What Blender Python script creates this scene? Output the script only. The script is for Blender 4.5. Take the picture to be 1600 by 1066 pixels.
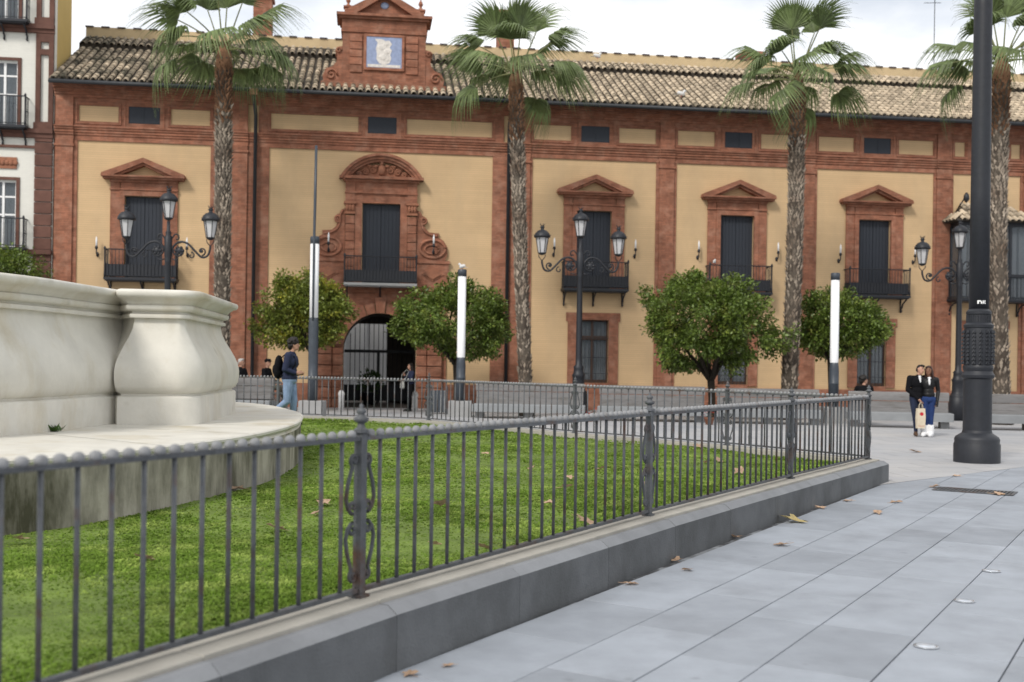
import bpy, bmesh, math, random
import numpy as np
from mathutils import Vector, Matrix
random.seed(7); np.random.seed(7)
for o in list(bpy.data.objects): bpy.data.objects.remove(o)
scn = bpy.context.scene
COL = scn.collection
R = math.radians

# ------------------------------------------------------------------ camera
CAM_H = 1.70; FPX = 1750.0; ROLL = math.asin(.0145)
cam = bpy.data.cameras.new('camera'); cam_o = bpy.data.objects.new('camera', cam); COL.objects.link(cam_o)
cam.sensor_width = 36.0; cam.lens = FPX/1600*36.0
cam.shift_y = (568-533)/1600.0
cam.clip_start = .05; cam.clip_end = 3000
cr, sr = math.cos(ROLL), math.sin(ROLL)
cam_o.matrix_world = Matrix(((cr, -sr, 0, 0), (0, 0, -1, 0), (sr, cr, 0, CAM_H), (0, 0, 0, 1)))
cam.dof.use_dof = True; cam.dof.focus_distance = 13.0; cam.dof.aperture_fstop = 1.7
scn.camera = cam_o

# ------------------------------------------------------------------ world, sun, exposure
SUN = Vector((-.42, -.70, .72)).normalized()
w = bpy.data.worlds.new('World'); scn.world = w; w.use_nodes = True
nt = w.node_tree; nt.nodes.clear()
def wn(t, **k):
    n = nt.nodes.new(t)
    for a, b in k.items(): setattr(n, a, b)
    return n
wl = nt.links.new
sky = wn('ShaderNodeTexSky', sky_type='NISHITA'); sky.sun_disc = False
sky.sun_elevation = math.asin(SUN.z); sky.sun_rotation = math.atan2(SUN.x, SUN.y)
sky.air_density = 1.0; sky.dust_density = 1.5; sky.ozone_density = 1.0
tc = wn('ShaderNodeTexCoord'); mp = wn('ShaderNodeMapping'); mp.inputs['Scale'].default_value = (1.0, 1.0, 2.6)
mp.inputs['Location'].default_value = (3.1, .4, .2)
wl(tc.outputs['Generated'], mp.inputs['Vector'])
nz = wn('ShaderNodeTexNoise'); nz.inputs['Scale'].default_value = 2.3; nz.inputs['Detail'].default_value = 7; nz.inputs['Roughness'].default_value = .55
wl(mp.outputs[0], nz.inputs['Vector'])
rp = wn('ShaderNodeValToRGB'); rp.color_ramp.elements[0].position = .36; rp.color_ramp.elements[1].position = .56
rp.color_ramp.elements[0].color = (.45, .45, .45, 1); rp.color_ramp.elements[1].color = (1, 1, 1, 1)
wl(nz.outputs['Fac'], rp.inputs['Fac'])
nz2 = wn('ShaderNodeTexNoise'); nz2.inputs['Scale'].default_value = 4.0; nz2.inputs['Detail'].default_value = 6
wl(mp.outputs[0], nz2.inputs['Vector'])
cl = wn('ShaderNodeMix', data_type='RGBA'); cl.inputs['A'].default_value = (1.08, 1.11, 1.15, 1); cl.inputs['B'].default_value = (1.22, 1.22, 1.22, 1)
r2 = wn('ShaderNodeValToRGB'); r2.color_ramp.elements[0].position = .3; r2.color_ramp.elements[1].position = .55
wl(nz2.outputs['Fac'], r2.inputs['Fac']); wl(r2.outputs['Color'], cl.inputs['Factor'])
bs = wn('ShaderNodeBackground'); bs.inputs['Strength'].default_value = .10; wl(sky.outputs[0], bs.inputs['Color'])
bc = wn('ShaderNodeBackground'); bc.inputs['Strength'].default_value = 1.0; wl(cl.outputs['Result'], bc.inputs['Color'])
mx = wn('ShaderNodeMixShader'); wl(rp.outputs['Color'], mx.inputs['Fac']); wl(bs.outputs[0], mx.inputs[1]); wl(bc.outputs[0], mx.inputs[2])
out = wn('ShaderNodeOutputWorld'); wl(mx.outputs[0], out.inputs['Surface'])
sl = bpy.data.lights.new('sun', 'SUN'); sl.energy = 2.3; sl.angle = R(12); sl.color = (1, .95, .87)
so = bpy.data.objects.new('sun', sl); COL.objects.link(so); so.rotation_euler = (-SUN).to_track_quat('-Z', 'Y').to_euler()
vs = scn.view_settings; vs.view_transform = 'Standard'; vs.look = 'None'; vs.exposure = 0.08; vs.gamma = 1.0; vs.use_curve_mapping = False

# ------------------------------------------------------------------ materials
MATS = {}
def M(name, col, rough=.8, var=.12, scale=4.0, bump=0.0, bscale=40.0, spec=.3, metal=0.0, rnd=0.0, island=False,
      col2=None, c2scale=1.5, c2lo=.5, c2hi=.65, stretch=(1, 1, 1), streak=None, trans=0.0, brick=None):
    m = bpy.data.materials.new(name); m.use_nodes = True; MATS[name] = m
    t = m.node_tree; N = t.nodes; L = t.links.new; b = N['Principled BSDF']
    b.inputs['Roughness'].default_value = rough; b.inputs['Specular IOR Level'].default_value = spec; b.inputs['Metallic'].default_value = metal
    geo = N.new('ShaderNodeNewGeometry'); tcn = N.new('ShaderNodeTexCoord')
    mpn = N.new('ShaderNodeMapping'); mpn.inputs['Scale'].default_value = stretch
    L(geo.outputs['Position'], mpn.inputs['Vector'])
    n1 = N.new('ShaderNodeTexNoise'); n1.inputs['Scale'].default_value = scale; n1.inputs['Detail'].default_value = 5; n1.inputs['Roughness'].default_value = .6
    L(mpn.outputs[0], n1.inputs['Vector'])
    mr = N.new('ShaderNodeMapRange'); mr.inputs['From Min'].default_value = .3; mr.inputs['From Max'].default_value = .7
    mr.inputs['To Min'].default_value = 1-var; mr.inputs['To Max'].default_value = 1+var
    L(n1.outputs['Fac'], mr.inputs['Value'])
    fac = mr.outputs[0]
    if rnd or island:
        oi = N.new('ShaderNodeObjectInfo')
        ad = N.new('ShaderNodeMath'); ad.operation = 'ADD'
        L(oi.outputs['Random'], ad.inputs[0])
        if island: L(geo.outputs['Random Per Island'], ad.inputs[1])
        else: ad.inputs[1].default_value = 0
        fr = N.new('ShaderNodeMath'); fr.operation = 'FRACT'; L(ad.outputs[0], fr.inputs[0])
        m2 = N.new('ShaderNodeMapRange'); m2.inputs['To Min'].default_value = 1-rnd; m2.inputs['To Max'].default_value = 1+rnd
        L(fr.outputs[0], m2.inputs['Value'])
        mu = N.new('ShaderNodeMath'); mu.operation = 'MULTIPLY'; L(fac, mu.inputs[0]); L(m2.outputs[0], mu.inputs[1]); fac = mu.outputs[0]
    base = N.new('ShaderNodeRGB'); base.outputs[0].default_value = (*col, 1); cur = base.outputs[0]
    if brick:
        sp = N.new('ShaderNodeSeparateXYZ'); L(tcn.outputs['Object'], sp.inputs[0])
        a2 = N.new('ShaderNodeMath'); a2.operation = 'ADD'; L(sp.outputs[0], a2.inputs[0]); L(sp.outputs[1], a2.inputs[1])
        cb = N.new('ShaderNodeCombineXYZ'); L(a2.outputs[0], cb.inputs[0]); L(sp.outputs[2], cb.inputs[1])
        bt = N.new('ShaderNodeTexBrick'); L(cb.outputs[0], bt.inputs['Vector'])
        bt.inputs['Scale'].default_value = 1.0; bt.inputs['Brick Width'].default_value = brick[0]; bt.inputs['Row Height'].default_value = brick[1]
        bt.inputs['Mortar Size'].default_value = brick[2]; bt.inputs['Mortar Smooth'].default_value = .3; bt.inputs['Bias'].default_value = 0
        bt.inputs['Color1'].default_value = (*[c*(1-brick[4]) for c in col], 1); bt.inputs['Color2'].default_value = (*[c*(1+brick[4]) for c in col], 1)
        bt.inputs['Mortar'].default_value = (*brick[3], 1); cur = bt.outputs['Color']
    if col2:
        n2 = N.new('ShaderNodeTexNoise'); n2.inputs['Scale'].default_value = c2scale; n2.inputs['Detail'].default_value = 6; n2.inputs['Roughness'].default_value = .65
        mp2 = N.new('ShaderNodeMapping'); mp2.inputs['Scale'].default_value = streak or (1, 1, 1); mp2.inputs['Location'].default_value = (5.3, 2.1, 7.7)
        L(geo.outputs['Position'], mp2.inputs['Vector']); L(mp2.outputs[0], n2.inputs['Vector'])
        r3 = N.new('ShaderNodeMapRange'); r3.inputs['From Min'].default_value = c2lo; r3.inputs['From Max'].default_value = c2hi
        L(n2.outputs['Fac'], r3.inputs['Value'])
        mm = N.new('ShaderNodeMix'); mm.data_type = 'RGBA'; L(r3.outputs[0], mm.inputs['Factor']); L(cur, mm.inputs['A']); mm.inputs['B'].default_value = (*col2, 1)
        cur = mm.outputs['Result']
    vm = N.new('ShaderNodeVectorMath'); vm.operation = 'SCALE'; L(cur, vm.inputs[0]); L(fac, vm.inputs['Scale'])
    L(vm.outputs[0], b.inputs['Base Color'])
    if bump:
        n3 = N.new('ShaderNodeTexNoise'); n3.inputs['Scale'].default_value = bscale; n3.inputs['Detail'].default_value = 4
        L(geo.outputs['Position'], n3.inputs['Vector'])
        bp = N.new('ShaderNodeBump'); bp.inputs['Strength'].default_value = bump; bp.inputs['Distance'].default_value = .02
        L(n3.outputs['Fac'], bp.inputs['Height']); L(bp.outputs[0], b.inputs['Normal'])
    if trans:
        tr = N.new('ShaderNodeBsdfTranslucent'); L(vm.outputs[0], tr.inputs['Color'])
        ms = N.new('ShaderNodeMixShader'); ms.inputs[0].default_value = trans
        o = N['Material Output']; L(b.outputs[0], ms.inputs[1]); L(tr.outputs[0], ms.inputs[2]); L(ms.outputs[0], o.inputs['Surface'])
    return m
def glass(name, col, rough=.05, alpha=.35):
    m = bpy.data.materials.new(name); m.use_nodes = True; b = m.node_tree.nodes['Principled BSDF']
    b.inputs['Base Color'].default_value = (*col, 1); b.inputs['Roughness'].default_value = rough; b.inputs['Alpha'].default_value = alpha
    b.inputs['Specular IOR Level'].default_value = .6; MATS[name] = m; return m

M('ochre', (.575, .403, .232), .9, .06, 1.0, .15, 30, col2=(.50, .36, .215), c2scale=1.0, c2lo=.46, c2hi=.74, streak=(1, 1, .22), brick=(60.0, .078, .007, (.465, .328, .19), .03))
M('ochre_plain', (.52, .40, .24), .9, .07, 1.5, .1, 20, col2=(.42, .31, .19), c2scale=1.2, c2lo=.5, c2hi=.75)
M('brick', (.275, .115, .070), .9, .22, 2.5, .25, 40, col2=(.325, .175, .12), c2scale=2.2, c2lo=.46, c2hi=.72, rnd=.07, brick=(.27, .066, .006, (.19, .095, .068), .2))
M('brick_dark', (.13, .065, .05), .9, .2, 3.5, .3, 30, rnd=.1)
M('brick_plain', (.272, .113, .068), .9, .24, 3.5, .3, 30, col2=(.33, .175, .12), c2scale=2.6, c2lo=.48, c2hi=.74, rnd=.10, brick=(.27, .066, .006, (.185, .09, .064), .18))
M('terracotta', (.30, .13, .078), .85, .16, 6, .3, 25, rnd=.05, col2=(.16, .085, .06), c2scale=3, c2lo=.5, c2hi=.7)
M('shutter', (.028, .033, .044), .55, .1, 8, stretch=(6, 6, .5))
M('iron', (.018, .02, .026), .5, .15, 12, .1, 60, spec=.4)
M('iron_grey', (.08, .085, .093), .55, .25, 14, .2, 80, spec=.4, rnd=.15, col2=(.08, .042, .028), c2scale=4, c2lo=.52, c2hi=.70)
M('bead_grey', (.235, .238, .245), .6, .2, 14, .15, 80, spec=.35, col2=(.10, .07, .055), c2scale=4, c2lo=.55, c2hi=.75)
M('white_wall', (.66, .65, .60), .9, .04, 1, .1, 20, brick=(.26, .066, .004, (.60, .59, .55), .02))
M('white_paint', (.78, .78, .78), .5, .03, 3)
M('lamp_white', (.82, .83, .85), .3, .02, 3, spec=.5)
M('lantern_glass', (.78, .78, .80), .35, .06, 5, spec=.5, trans=.4)
M('steel_blue', (.045, .055, .07), .45, .15, 6, .05, 30, spec=.45)
M('tile', (.44, .36, .265), .9, .18, 9, .3, 40, rnd=.32, island=True, col2=(.085, .077, .056), c2scale=1.3, c2lo=.50, c2hi=.66)
M('tile_pan', (.05, .042, .034), .95, .3, 6, .3, 30)
M('coping', (.07, .055, .06), .9, .2, 6, rnd=.2)
M('gutter', (.03, .033, .038), .5, .1, 6)
M('yellow_side', (.50, .36, .13), .9, .06, 1)
M('azulejo', (.25, .30, .45), .25, .16, 9, spec=.6)
M('azulejo_white', (.62, .58, .54), .3, .22, 14, spec=.5)
M('curtain', (.60, .63, .66), .9, .1, 3, stretch=(7, 7, .3))
M('wood_dark', (.07, .04, .028), .6, .2, 8)
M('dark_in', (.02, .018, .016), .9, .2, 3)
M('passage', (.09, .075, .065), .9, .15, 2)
M('court_white', (.70, .70, .70), .9, .05, 2)
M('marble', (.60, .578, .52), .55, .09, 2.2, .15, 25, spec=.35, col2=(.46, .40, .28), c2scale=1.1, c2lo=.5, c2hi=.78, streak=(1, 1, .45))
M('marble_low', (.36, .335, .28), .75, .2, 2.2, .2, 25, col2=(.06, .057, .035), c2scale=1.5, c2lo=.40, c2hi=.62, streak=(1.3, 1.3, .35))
M('slab', (.275, .298, .335), .62, .11, 2.4, .16, 90, rnd=.12, spec=.35, col2=(.21, .225, .25), c2scale=.9, c2lo=.5, c2hi=.8)
M('mortar', (.06, .061, .066), .95, .4, 5, col2=(.20, .21, .225), c2scale=2.4, c2lo=.50, c2hi=.60)
M('plaza', (.40, .395, .395), .75, .05, .6, .1, 60, col2=(.33, .34, .36), c2scale=.25, c2lo=.42, c2hi=.62, brick=None)
M('kerb_shaded', (.125, .13, .136), .75, .14, 3, .3, 60, rnd=.08, col2=(.085, .088, .09), c2scale=1.5, c2lo=.45, c2hi=.7, streak=(1, 1, .6))  # kerb stone sides: darker copy with shade put into the colour, plus stains
M('kerb_cap', (.36, .34, .30), .85, .12, 3, .2, 50, rnd=.06)
M('kerb_skylit', (.205, .213, .226), .7, .12, 3, .2, 50, rnd=.08)  # same kerb stone, paler copy: sky light on the top faces painted in
M('soil', (.10, .145, .03), .95, .3, 2.5, .5, 30, col2=(.14, .20, .038), c2scale=.9, c2lo=.4, c2hi=.6)
M('bench_stone', (.185, .18, .18), .8, .12, 3, .2, 40, rnd=.06, stretch=(1, 1, 5), col2=(.13, .12, .11), c2scale=1.2, c2lo=.5, c2hi=.7, streak=(1, 1, 6))
M('bench_seat', (.23, .24, .25), .75, .1, 2.5, .15, 40, rnd=.05)
M('concrete', (.30, .30, .30), .85, .1, 3, .15, 40)
M('bark', (.045, .036, .028), .95, .3, 10, .6, 30)
M('palm_bark', (.10, .082, .065), .95, .3, 7, .6, 30, col2=(.05, .038, .03), c2scale=1.6, c2lo=.42, c2hi=.62)
M('palm_chip', (.30, .25, .20), .95, .25, 9, .4, 30, island=True, rnd=.6, col2=(.12, .085, .062), c2scale=1.1, c2lo=.45, c2hi=.65)
M('palm_top', (.16, .085, .048), .95, .4, 8, .5, 30, island=True, rnd=.5)
M('frond', (.155, .205, .078), .5, .22, 3, spec=.45, rnd=.35, island=True, trans=.32)
M('petiole', (.16, .17, .07), .6, .2, 4)
M('leaf', (.115, .170, .030), .40, .25, 2.2, spec=.5, rnd=.5, island=True, trans=.28, col2=(.25, .28, .055), c2scale=2.2, c2lo=.52, c2hi=.70)
M('leaf_yellow', (.165, .205, .036), .45, .25, 2.0, spec=.5, rnd=.4, island=True, trans=.3, col2=(.45, .40, .045), c2scale=1.3, c2lo=.52, c2hi=.68)
M('grass', (.15, .24, .034), .75, .30, .8, rnd=.22, island=True, trans=.42, spec=.12, col2=(.32, .41, .10), c2scale=3.2, c2lo=.48, c2hi=.63)
M('dry_leaf', (.42, .29, .20), .85, .2, 30, rnd=.22, trans=.15)
M('dry_leaf_yellow', (.42, .34, .16), .8, .2, 30, trans=.15)
M('skin', (.42, .235, .165), .55, .06, 20)
M('skin_dark', (.20, .10, .062), .5, .06, 20)
M('hair_dark', (.014, .011, .010), .55, .3, 60)
M('hair_brown', (.035, .016, .012), .5, .3, 60)
M('hair_white', (.50, .48, .46), .7, .2, 60)
M('navy', (.018, .024, .055), .85, .15, 20, .2, 60)
M('black_cloth', (.008, .008, .0095), .9, .2, 15, .2, 60, spec=.08)
M('leather', (.007, .007, .008), .45, .2, 10, .2, 40, spec=.25)
M('jeans_light', (.21, .29, .44), .85, .22, 9, .2, 90)
M('jeans_blue', (.022, .042, .125), .9, .2, 9, .2, 90, spec=.1)
M('jeans_dark', (.014, .02, .045), .85, .2, 9, .2, 90)
M('olive_cloth', (.075, .07, .055), .85, .15, 10)
M('white_cloth', (.72, .72, .73), .9, .08, 20, .4, 60)
M('grey_cloth', (.32, .32, .30), .9, .15, 20)
M('shoe_brown', (.09, .05, .03), .6, .2, 20)
M('bag_cream', (.58, .50, .38), .85, .06, 10)
M('red', (.45, .02, .03), .6, .2, 20)
M('plant', (.05, .10, .02), .6, .3, 10, island=True, rnd=.3, trans=.2)
M('rubber', (.02, .02, .02), .8, .1, 10)
M('chrome', (.42, .44, .47), .22, .1, 10, metal=.6)
M('bird_white', (.6, .6, .6), .8, .1, 30)
M('eye', (.01, .008, .008), .3, .0, 1)
M('lips', (.25, .09, .08), .5, .0, 1)
glass('pane', (.10, .12, .14), .06, .45)
M('lens', (.48, .52, .58), .12, .1, 20, spec=.9)

def moss_gradient():
    """the left half of the roof is mossier: lichen cover grows towards the west end"""
    m = MATS['tile']; t = m.node_tree; N = t.nodes; L = t.links.new
    mix = [n for n in N if n.bl_idname == 'ShaderNodeMix'][0]; rng = mix.inputs['Factor'].links[0].from_node
    geo = [n for n in N if n.bl_idname == 'ShaderNodeNewGeometry'][0]; sp = N.new('ShaderNodeSeparateXYZ'); L(geo.outputs['Position'], sp.inputs[0])
    mr = N.new('ShaderNodeMapRange'); mr.inputs['From Min'].default_value = -16; mr.inputs['From Max'].default_value = 6; mr.inputs['To Min'].default_value = -.075; mr.inputs['To Max'].default_value = .06
    L(sp.outputs[0], mr.inputs['Value'])
    for k, b0 in (('From Min', .50), ('From Max', .66)):
        a = N.new('ShaderNodeMath'); a.operation = 'ADD'; L(mr.outputs[0], a.inputs[0]); a.inputs[1].default_value = b0; L(a.outputs[0], rng.inputs[k])
moss_gradient()

def spots(name, scale, rad, col):
    """trodden-in gum and drips: small dark blots scattered over the stone"""
    m = MATS[name]; t = m.node_tree; N = t.nodes; L = t.links.new; b = N['Principled BSDF']; src = b.inputs['Base Color'].links[0].from_socket
    geo = [n for n in N if n.bl_idname == 'ShaderNodeNewGeometry'][0]; nz_ = N.new('ShaderNodeTexNoise'); nz_.inputs['Scale'].default_value = 9; L(geo.outputs['Position'], nz_.inputs['Vector'])
    ad = N.new('ShaderNodeVectorMath'); ad.operation = 'MULTIPLY_ADD'; L(nz_.outputs['Color'], ad.inputs[0]); ad.inputs[1].default_value = (.06, .06, 0); L(geo.outputs['Position'], ad.inputs[2])
    vo = N.new('ShaderNodeTexVoronoi'); vo.inputs['Scale'].default_value = scale; L(ad.outputs[0], vo.inputs['Vector'])
    sp = N.new('ShaderNodeSeparateColor'); L(vo.outputs['Color'], sp.inputs[0])
    r_ = N.new('ShaderNodeMath'); r_.operation = 'MULTIPLY'; L(sp.outputs[0], r_.inputs[0]); r_.inputs[1].default_value = rad
    lt = N.new('ShaderNodeMapRange'); L(vo.outputs['Distance'], lt.inputs['Value']); lt.inputs['From Min'].default_value = 0; L(r_.outputs[0], lt.inputs['From Max']); lt.inputs['To Min'].default_value = .42; lt.inputs['To Max'].default_value = 0
    mm = N.new('ShaderNodeMix'); mm.data_type = 'RGBA'; L(lt.outputs[0], mm.inputs['Factor']); L(src, mm.inputs['A']); mm.inputs['B'].default_value = (*col, 1); L(mm.outputs['Result'], b.inputs['Base Color'])
spots('slab', 2.6, .13, (.10, .10, .105)); spots('kerb_shaded', 4.0, .2, (.05, .05, .05)); spots('marble', 2.2, .22, (.22, .19, .12)); spots('plaza', 1.4, .12, (.2, .2, .2))

# ------------------------------------------------------------------ mesh helpers
class MB:
    """collects shapes, builds ONE mesh object"""
    def __init__(s): s.v = []; s.f = []; s.m = []; s.cur = 0
    def add(s, vs, fs):
        n = len(s.v); s.v += [tuple(p) for p in vs]; s.f += [tuple(i+n for i in f) for f in fs]; s.m += [s.cur]*len(fs); return s
    def box(s, x0, x1, y0, y1, z0, z1):
        x0, x1 = min(x0, x1), max(x0, x1); y0, y1 = min(y0, y1), max(y0, y1); z0, z1 = min(z0, z1), max(z0, z1)
        return s.add([(x0, y0, z0), (x1, y0, z0), (x1, y1, z0), (x0, y1, z0), (x0, y0, z1), (x1, y0, z1), (x1, y1, z1), (x0, y1, z1)],
                     [(0, 3, 2, 1), (4, 5, 6, 7), (0, 1, 5, 4), (1, 2, 6, 5), (2, 3, 7, 6), (3, 0, 4, 7)])
    def cbox(s, x0, x1, y0, y1, z0, z1, c=.01):
        """box with chamfered vertical+top edges, front side -y"""
        pts = [(x0+c, y0), (x1-c, y0), (x1, y0+c), (x1, y1), (x0, y1), (x0, y0+c)]
        return s.prism_z(pts, z0, z1, c)
    def prism_z(s, pts, z0, z1, c=0):
        n = len(pts)
        if c:
            cx = sum(p[0] for p in pts)/n; cy = sum(p[1] for p in pts)/n
            mx_ = max(abs(p[0]-cx) for p in pts) or 1; my_ = max(abs(p[1]-cy) for p in pts) or 1
            kx = 1-c/mx_; ky = 1-c/my_
            ins = [(cx+(p[0]-cx)*kx, cy+(p[1]-cy)*ky) for p in pts]
            vs = [(p[0], p[1], z0) for p in pts]+[(p[0], p[1], z1-c) for p in pts]+[(p[0], p[1], z1) for p in ins]
            fs = [tuple(range(n-1, -1, -1)), tuple(2*n+i for i in range(n))]
            for k in range(2):
                for i in range(n): j = (i+1) % n; fs.append((k*n+i, k*n+j, (k+1)*n+j, (k+1)*n+i))
        else:
            vs = [(p[0], p[1], z0) for p in pts]+[(p[0], p[1], z1) for p in pts]
            fs = [tuple(range(n-1, -1, -1)), tuple(n+i for i in range(n))]
            for i in range(n): j = (i+1) % n; fs.append((i, j, n+j, n+i))
        return s.add(vs, fs)
    def prism_y(s, pts, y0, y1):
        """polygon in (x,z) counter-clockwise seen from -y, extruded y0(front)..y1"""
        n = len(pts)
        vs = [(p[0], y0, p[1]) for p in pts]+[(p[0], y1, p[1]) for p in pts]
        fs = [tuple(range(n)), tuple(range(2*n-1, n-1, -1))]
        for i in range(n): j = (i+1) % n; fs.append((j, i, n+i, n+j))
        return s.add(vs, fs)
    def lathe(s, prof, seg=16, o=(0, 0, 0), cap=True, phase=0.0):
        vs = []; fs = []; n = len(prof)
        for r, z in prof:
            for k in range(seg):
                a = 2*math.pi*k/seg+phase; vs.append((o[0]+r*math.cos(a), o[1]+r*math.sin(a), o[2]+z))
        for i in range(n-1):
            for k in range(seg):
                k2 = (k+1) % seg; fs.append((i*seg+k, i*seg+k2, (i+1)*seg+k2, (i+1)*seg+k))
        if cap: fs += [tuple(range(seg-1, -1, -1)), tuple((n-1)*seg+k for k in range(seg))]
        return s.add(vs, fs)
    def tube(s, pts, rad, seg=6, cap=True):
        P = [Vector(p) for p in pts]; n = len(P)
        if not hasattr(rad, '__len__'): rad = [rad]*n
        vs = []; fs = []; up = None
        for i in range(n):
            d = (P[min(i+1, n-1)]-P[max(i-1, 0)])
            d = d.normalized() if d.length > 1e-9 else Vector((0, 0, 1))
            if up is None: up = Vector((0, 0, 1)) if abs(d.z) < .9 else Vector((1, 0, 0))
            a = (up-d*up.dot(d))
            if a.length < 1e-5: a = d.orthogonal()
            a.normalize(); up = a; b = d.cross(a)
            for k in range(seg):
                t = 2*math.pi*k/seg; vs.append(P[i]+(a*math.cos(t)+b*math.sin(t))*rad[i])
        for i in range(n-1):
            for k in range(seg):
                k2 = (k+1) % seg; fs.append((i*seg+k, i*seg+k2, (i+1)*seg+k2, (i+1)*seg+k))
        if cap: fs += [tuple(range(seg-1, -1, -1)), tuple((n-1)*seg+k for k in range(seg))]
        return s.add(vs, fs)
    def ell(s, c, r, seg=12, rings=8, rot=None):
        vs = []; fs = []
        for i in range(1, rings):
            ph = math.pi*i/rings
            for k in range(seg):
                th = 2*math.pi*k/seg; vs.append(Vector((r[0]*math.sin(ph)*math.cos(th), r[1]*math.sin(ph)*math.sin(th), r[2]*math.cos(ph))))
        vs.append(Vector((0, 0, r[2]))); vs.append(Vector((0, 0, -r[2]))); T = len(vs)-2; B = len(vs)-1
        if rot is not None: vs = [rot @ v for v in vs]
        vs = [v+Vector(c) for v in vs]
        for i in range(rings-2):
            for k in range(seg):
                k2 = (k+1) % seg; fs.append((i*seg+k, (i+1)*seg+k, (i+1)*seg+k2, i*seg+k2))
        for k in range(seg):
            k2 = (k+1) % seg; fs.append((T, k, k2)); fs.append((B, (rings-2)*seg+k2, (rings-2)*seg+k))
        return s.add(vs, fs)
    def holes(s, x0, x1, z0, z1, y, hs, depth):
        """front sheet at y with rectangular holes and reveals of given depth"""
        xs = sorted({x0, x1, *[h[0] for h in hs], *[h[1] for h in hs]}); zs = sorted({z0, z1, *[h[2] for h in hs], *[h[3] for h in hs]})
        xs = [x for x in xs if x0-1e-6 <= x <= x1+1e-6]; zs = [z for z in zs if z0-1e-6 <= z <= z1+1e-6]
        for i in range(len(xs)-1):
            for j in range(len(zs)-1):
                cx = (xs[i]+xs[i+1])/2; cz = (zs[j]+zs[j+1])/2
                if any(h[0] < cx < h[1] and h[2] < cz < h[3] for h in hs): continue
                s.add([(xs[i], y, zs[j]), (xs[i+1], y, zs[j]), (xs[i+1], y, zs[j+1]), (xs[i], y, zs[j+1])], [(0, 1, 2, 3)])
        for a, b, c, d in hs:
            y2 = y+depth
            s.add([(a, y, c), (a, y2, c), (a, y2, d), (a, y, d)], [(0, 1, 2, 3)])
            s.add([(b, y, c), (b, y, d), (b, y2, d), (b, y2, c)], [(0, 1, 2, 3)])
            s.add([(a, y, d), (a, y2, d), (b, y2, d), (b, y, d)], [(0, 1, 2, 3)])
            s.add([(a, y, c), (b, y, c), (b, y2, c), (a, y2, c)], [(0, 1, 2, 3)])
        y2 = y+depth
        for a, b in (((x0, z0), (x1, z0)), ((x1, z0), (x1, z1)), ((x1, z1), (x0, z1)), ((x0, z1), (x0, z0))):
            s.add([(a[0], y, a[1]), (a[0], y2, a[1]), (b[0], y2, b[1]), (b[0], y, b[1])], [(0, 1, 2, 3)])
        return s
    def mesh(s, name, mats, smooth=False):
        me = bpy.data.meshes.new(name); me.from_pydata(s.v, [], s.f)
        for m in (mats if isinstance(mats, (list, tuple)) else [mats]): me.materials.append(MATS[m])
        if len(me.materials) > 1: me.polygons.foreach_set('material_index', s.m)
        if smooth: me.polygons.foreach_set('use_smooth', [True]*len(me.polygons))
        me.update(); return me
    def build(s, name, mats, parent=None, smooth=False, loc=None, kind=None):
        return put(name, s.mesh(name, mats, smooth), parent, loc, kind)
def put(name, me, parent=None, loc=None, kind=None, rot=None, scale=None):
    o = bpy.data.objects.new(name, me); COL.objects.link(o)
    if parent is not None: o.parent = parent
    if loc is not None: o.location = loc
    if rot is not None: o.rotation_euler = rot
    if scale is not None: o.scale = scale if hasattr(scale, '__len__') else (scale,)*3
    if kind: o['kind'] = kind
    return o
def tag(o, label, cat, group=None):
    o['label'] = label; o['category'] = cat
    if group: o['group'] = group
    return o
def thing(name, loc, label, cat, group=None, rz=0, sc=1):
    o = bpy.data.objects.new(name, None); COL.objects.link(o); o.location = loc; o.rotation_euler = (0, 0, rz); o.scale = (sc, sc, sc)
    o.empty_display_size = .2
    return tag(o, label, cat, group)
def struct(name, mb, mat, smooth=False):
    o = mb.build(name, mat, None, smooth); o['kind'] = 'structure'; return o
def copy_thing(src, loc, label, rz=None, sc=None):
    def rec(o, par):
        c = o.copy(); COL.objects.link(c)
        if par is not None: c.parent = par
        for ch in list(o.children): rec(ch, c)
        return c
    c = rec(src, None); c.location = loc; c['label'] = label
    if rz is not None: c.rotation_euler = (0, 0, rz)
    if sc is not None: c.scale = (sc, sc, sc) if not hasattr(sc, '__len__') else sc
    return c
def arc(cx, cz, r, a0, a1, n): return [(cx+r*math.cos(a0+(a1-a0)*i/n), cz+r*math.sin(a0+(a1-a0)*i/n)) for i in range(n+1)]
def spiral(cx, cz, r0, r1, a0, a1, n): return [(cx+(r0+(r1-r0)*i/n)*math.cos(a0+(a1-a0)*i/n), cz+(r0+(r1-r0)*i/n)*math.sin(a0+(a1-a0)*i/n)) for i in range(n+1)]
def catmull(P, n, closed=True):
    out = []; m = len(P)
    for i in range(m if closed else m-1):
        g = (lambda k: P[k % m]) if closed else (lambda k: P[max(0, min(m-1, k))])
        p0, p1, p2, p3 = [np.array(g(i+k), float) for k in (-1, 0, 1, 2)]
        for j in range(n):
            t = j/n; out.append(tuple(.5*((2*p1)+(-p0+p2)*t+(2*p0-5*p1+4*p2-p3)*t*t+(-p0+3*p1-3*p2+p3)*t**3)))
    if not closed: out.append(tuple(P[-1]))
    return out
def offset_poly(P, d):
    """outward offset of a counter-clockwise polygon with mitres"""
    n = len(P); out = []
    for i in range(n):
        a = Vector(P[i-1]); b = Vector(P[i]); c = Vector(P[(i+1) % n])
        d1 = (b-a).normalized(); d2 = (c-b).normalized(); n1 = Vector((d1.y, -d1.x)); n2 = Vector((d2.y, -d2.x))
        m = n1+n2; L = m.length
        m = n1 if L < 1e-6 else m/L; k = d/max(.35, m.dot(n1)); out.append((b.x+m.x*k, b.y+m.y*k))
    return out
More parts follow.
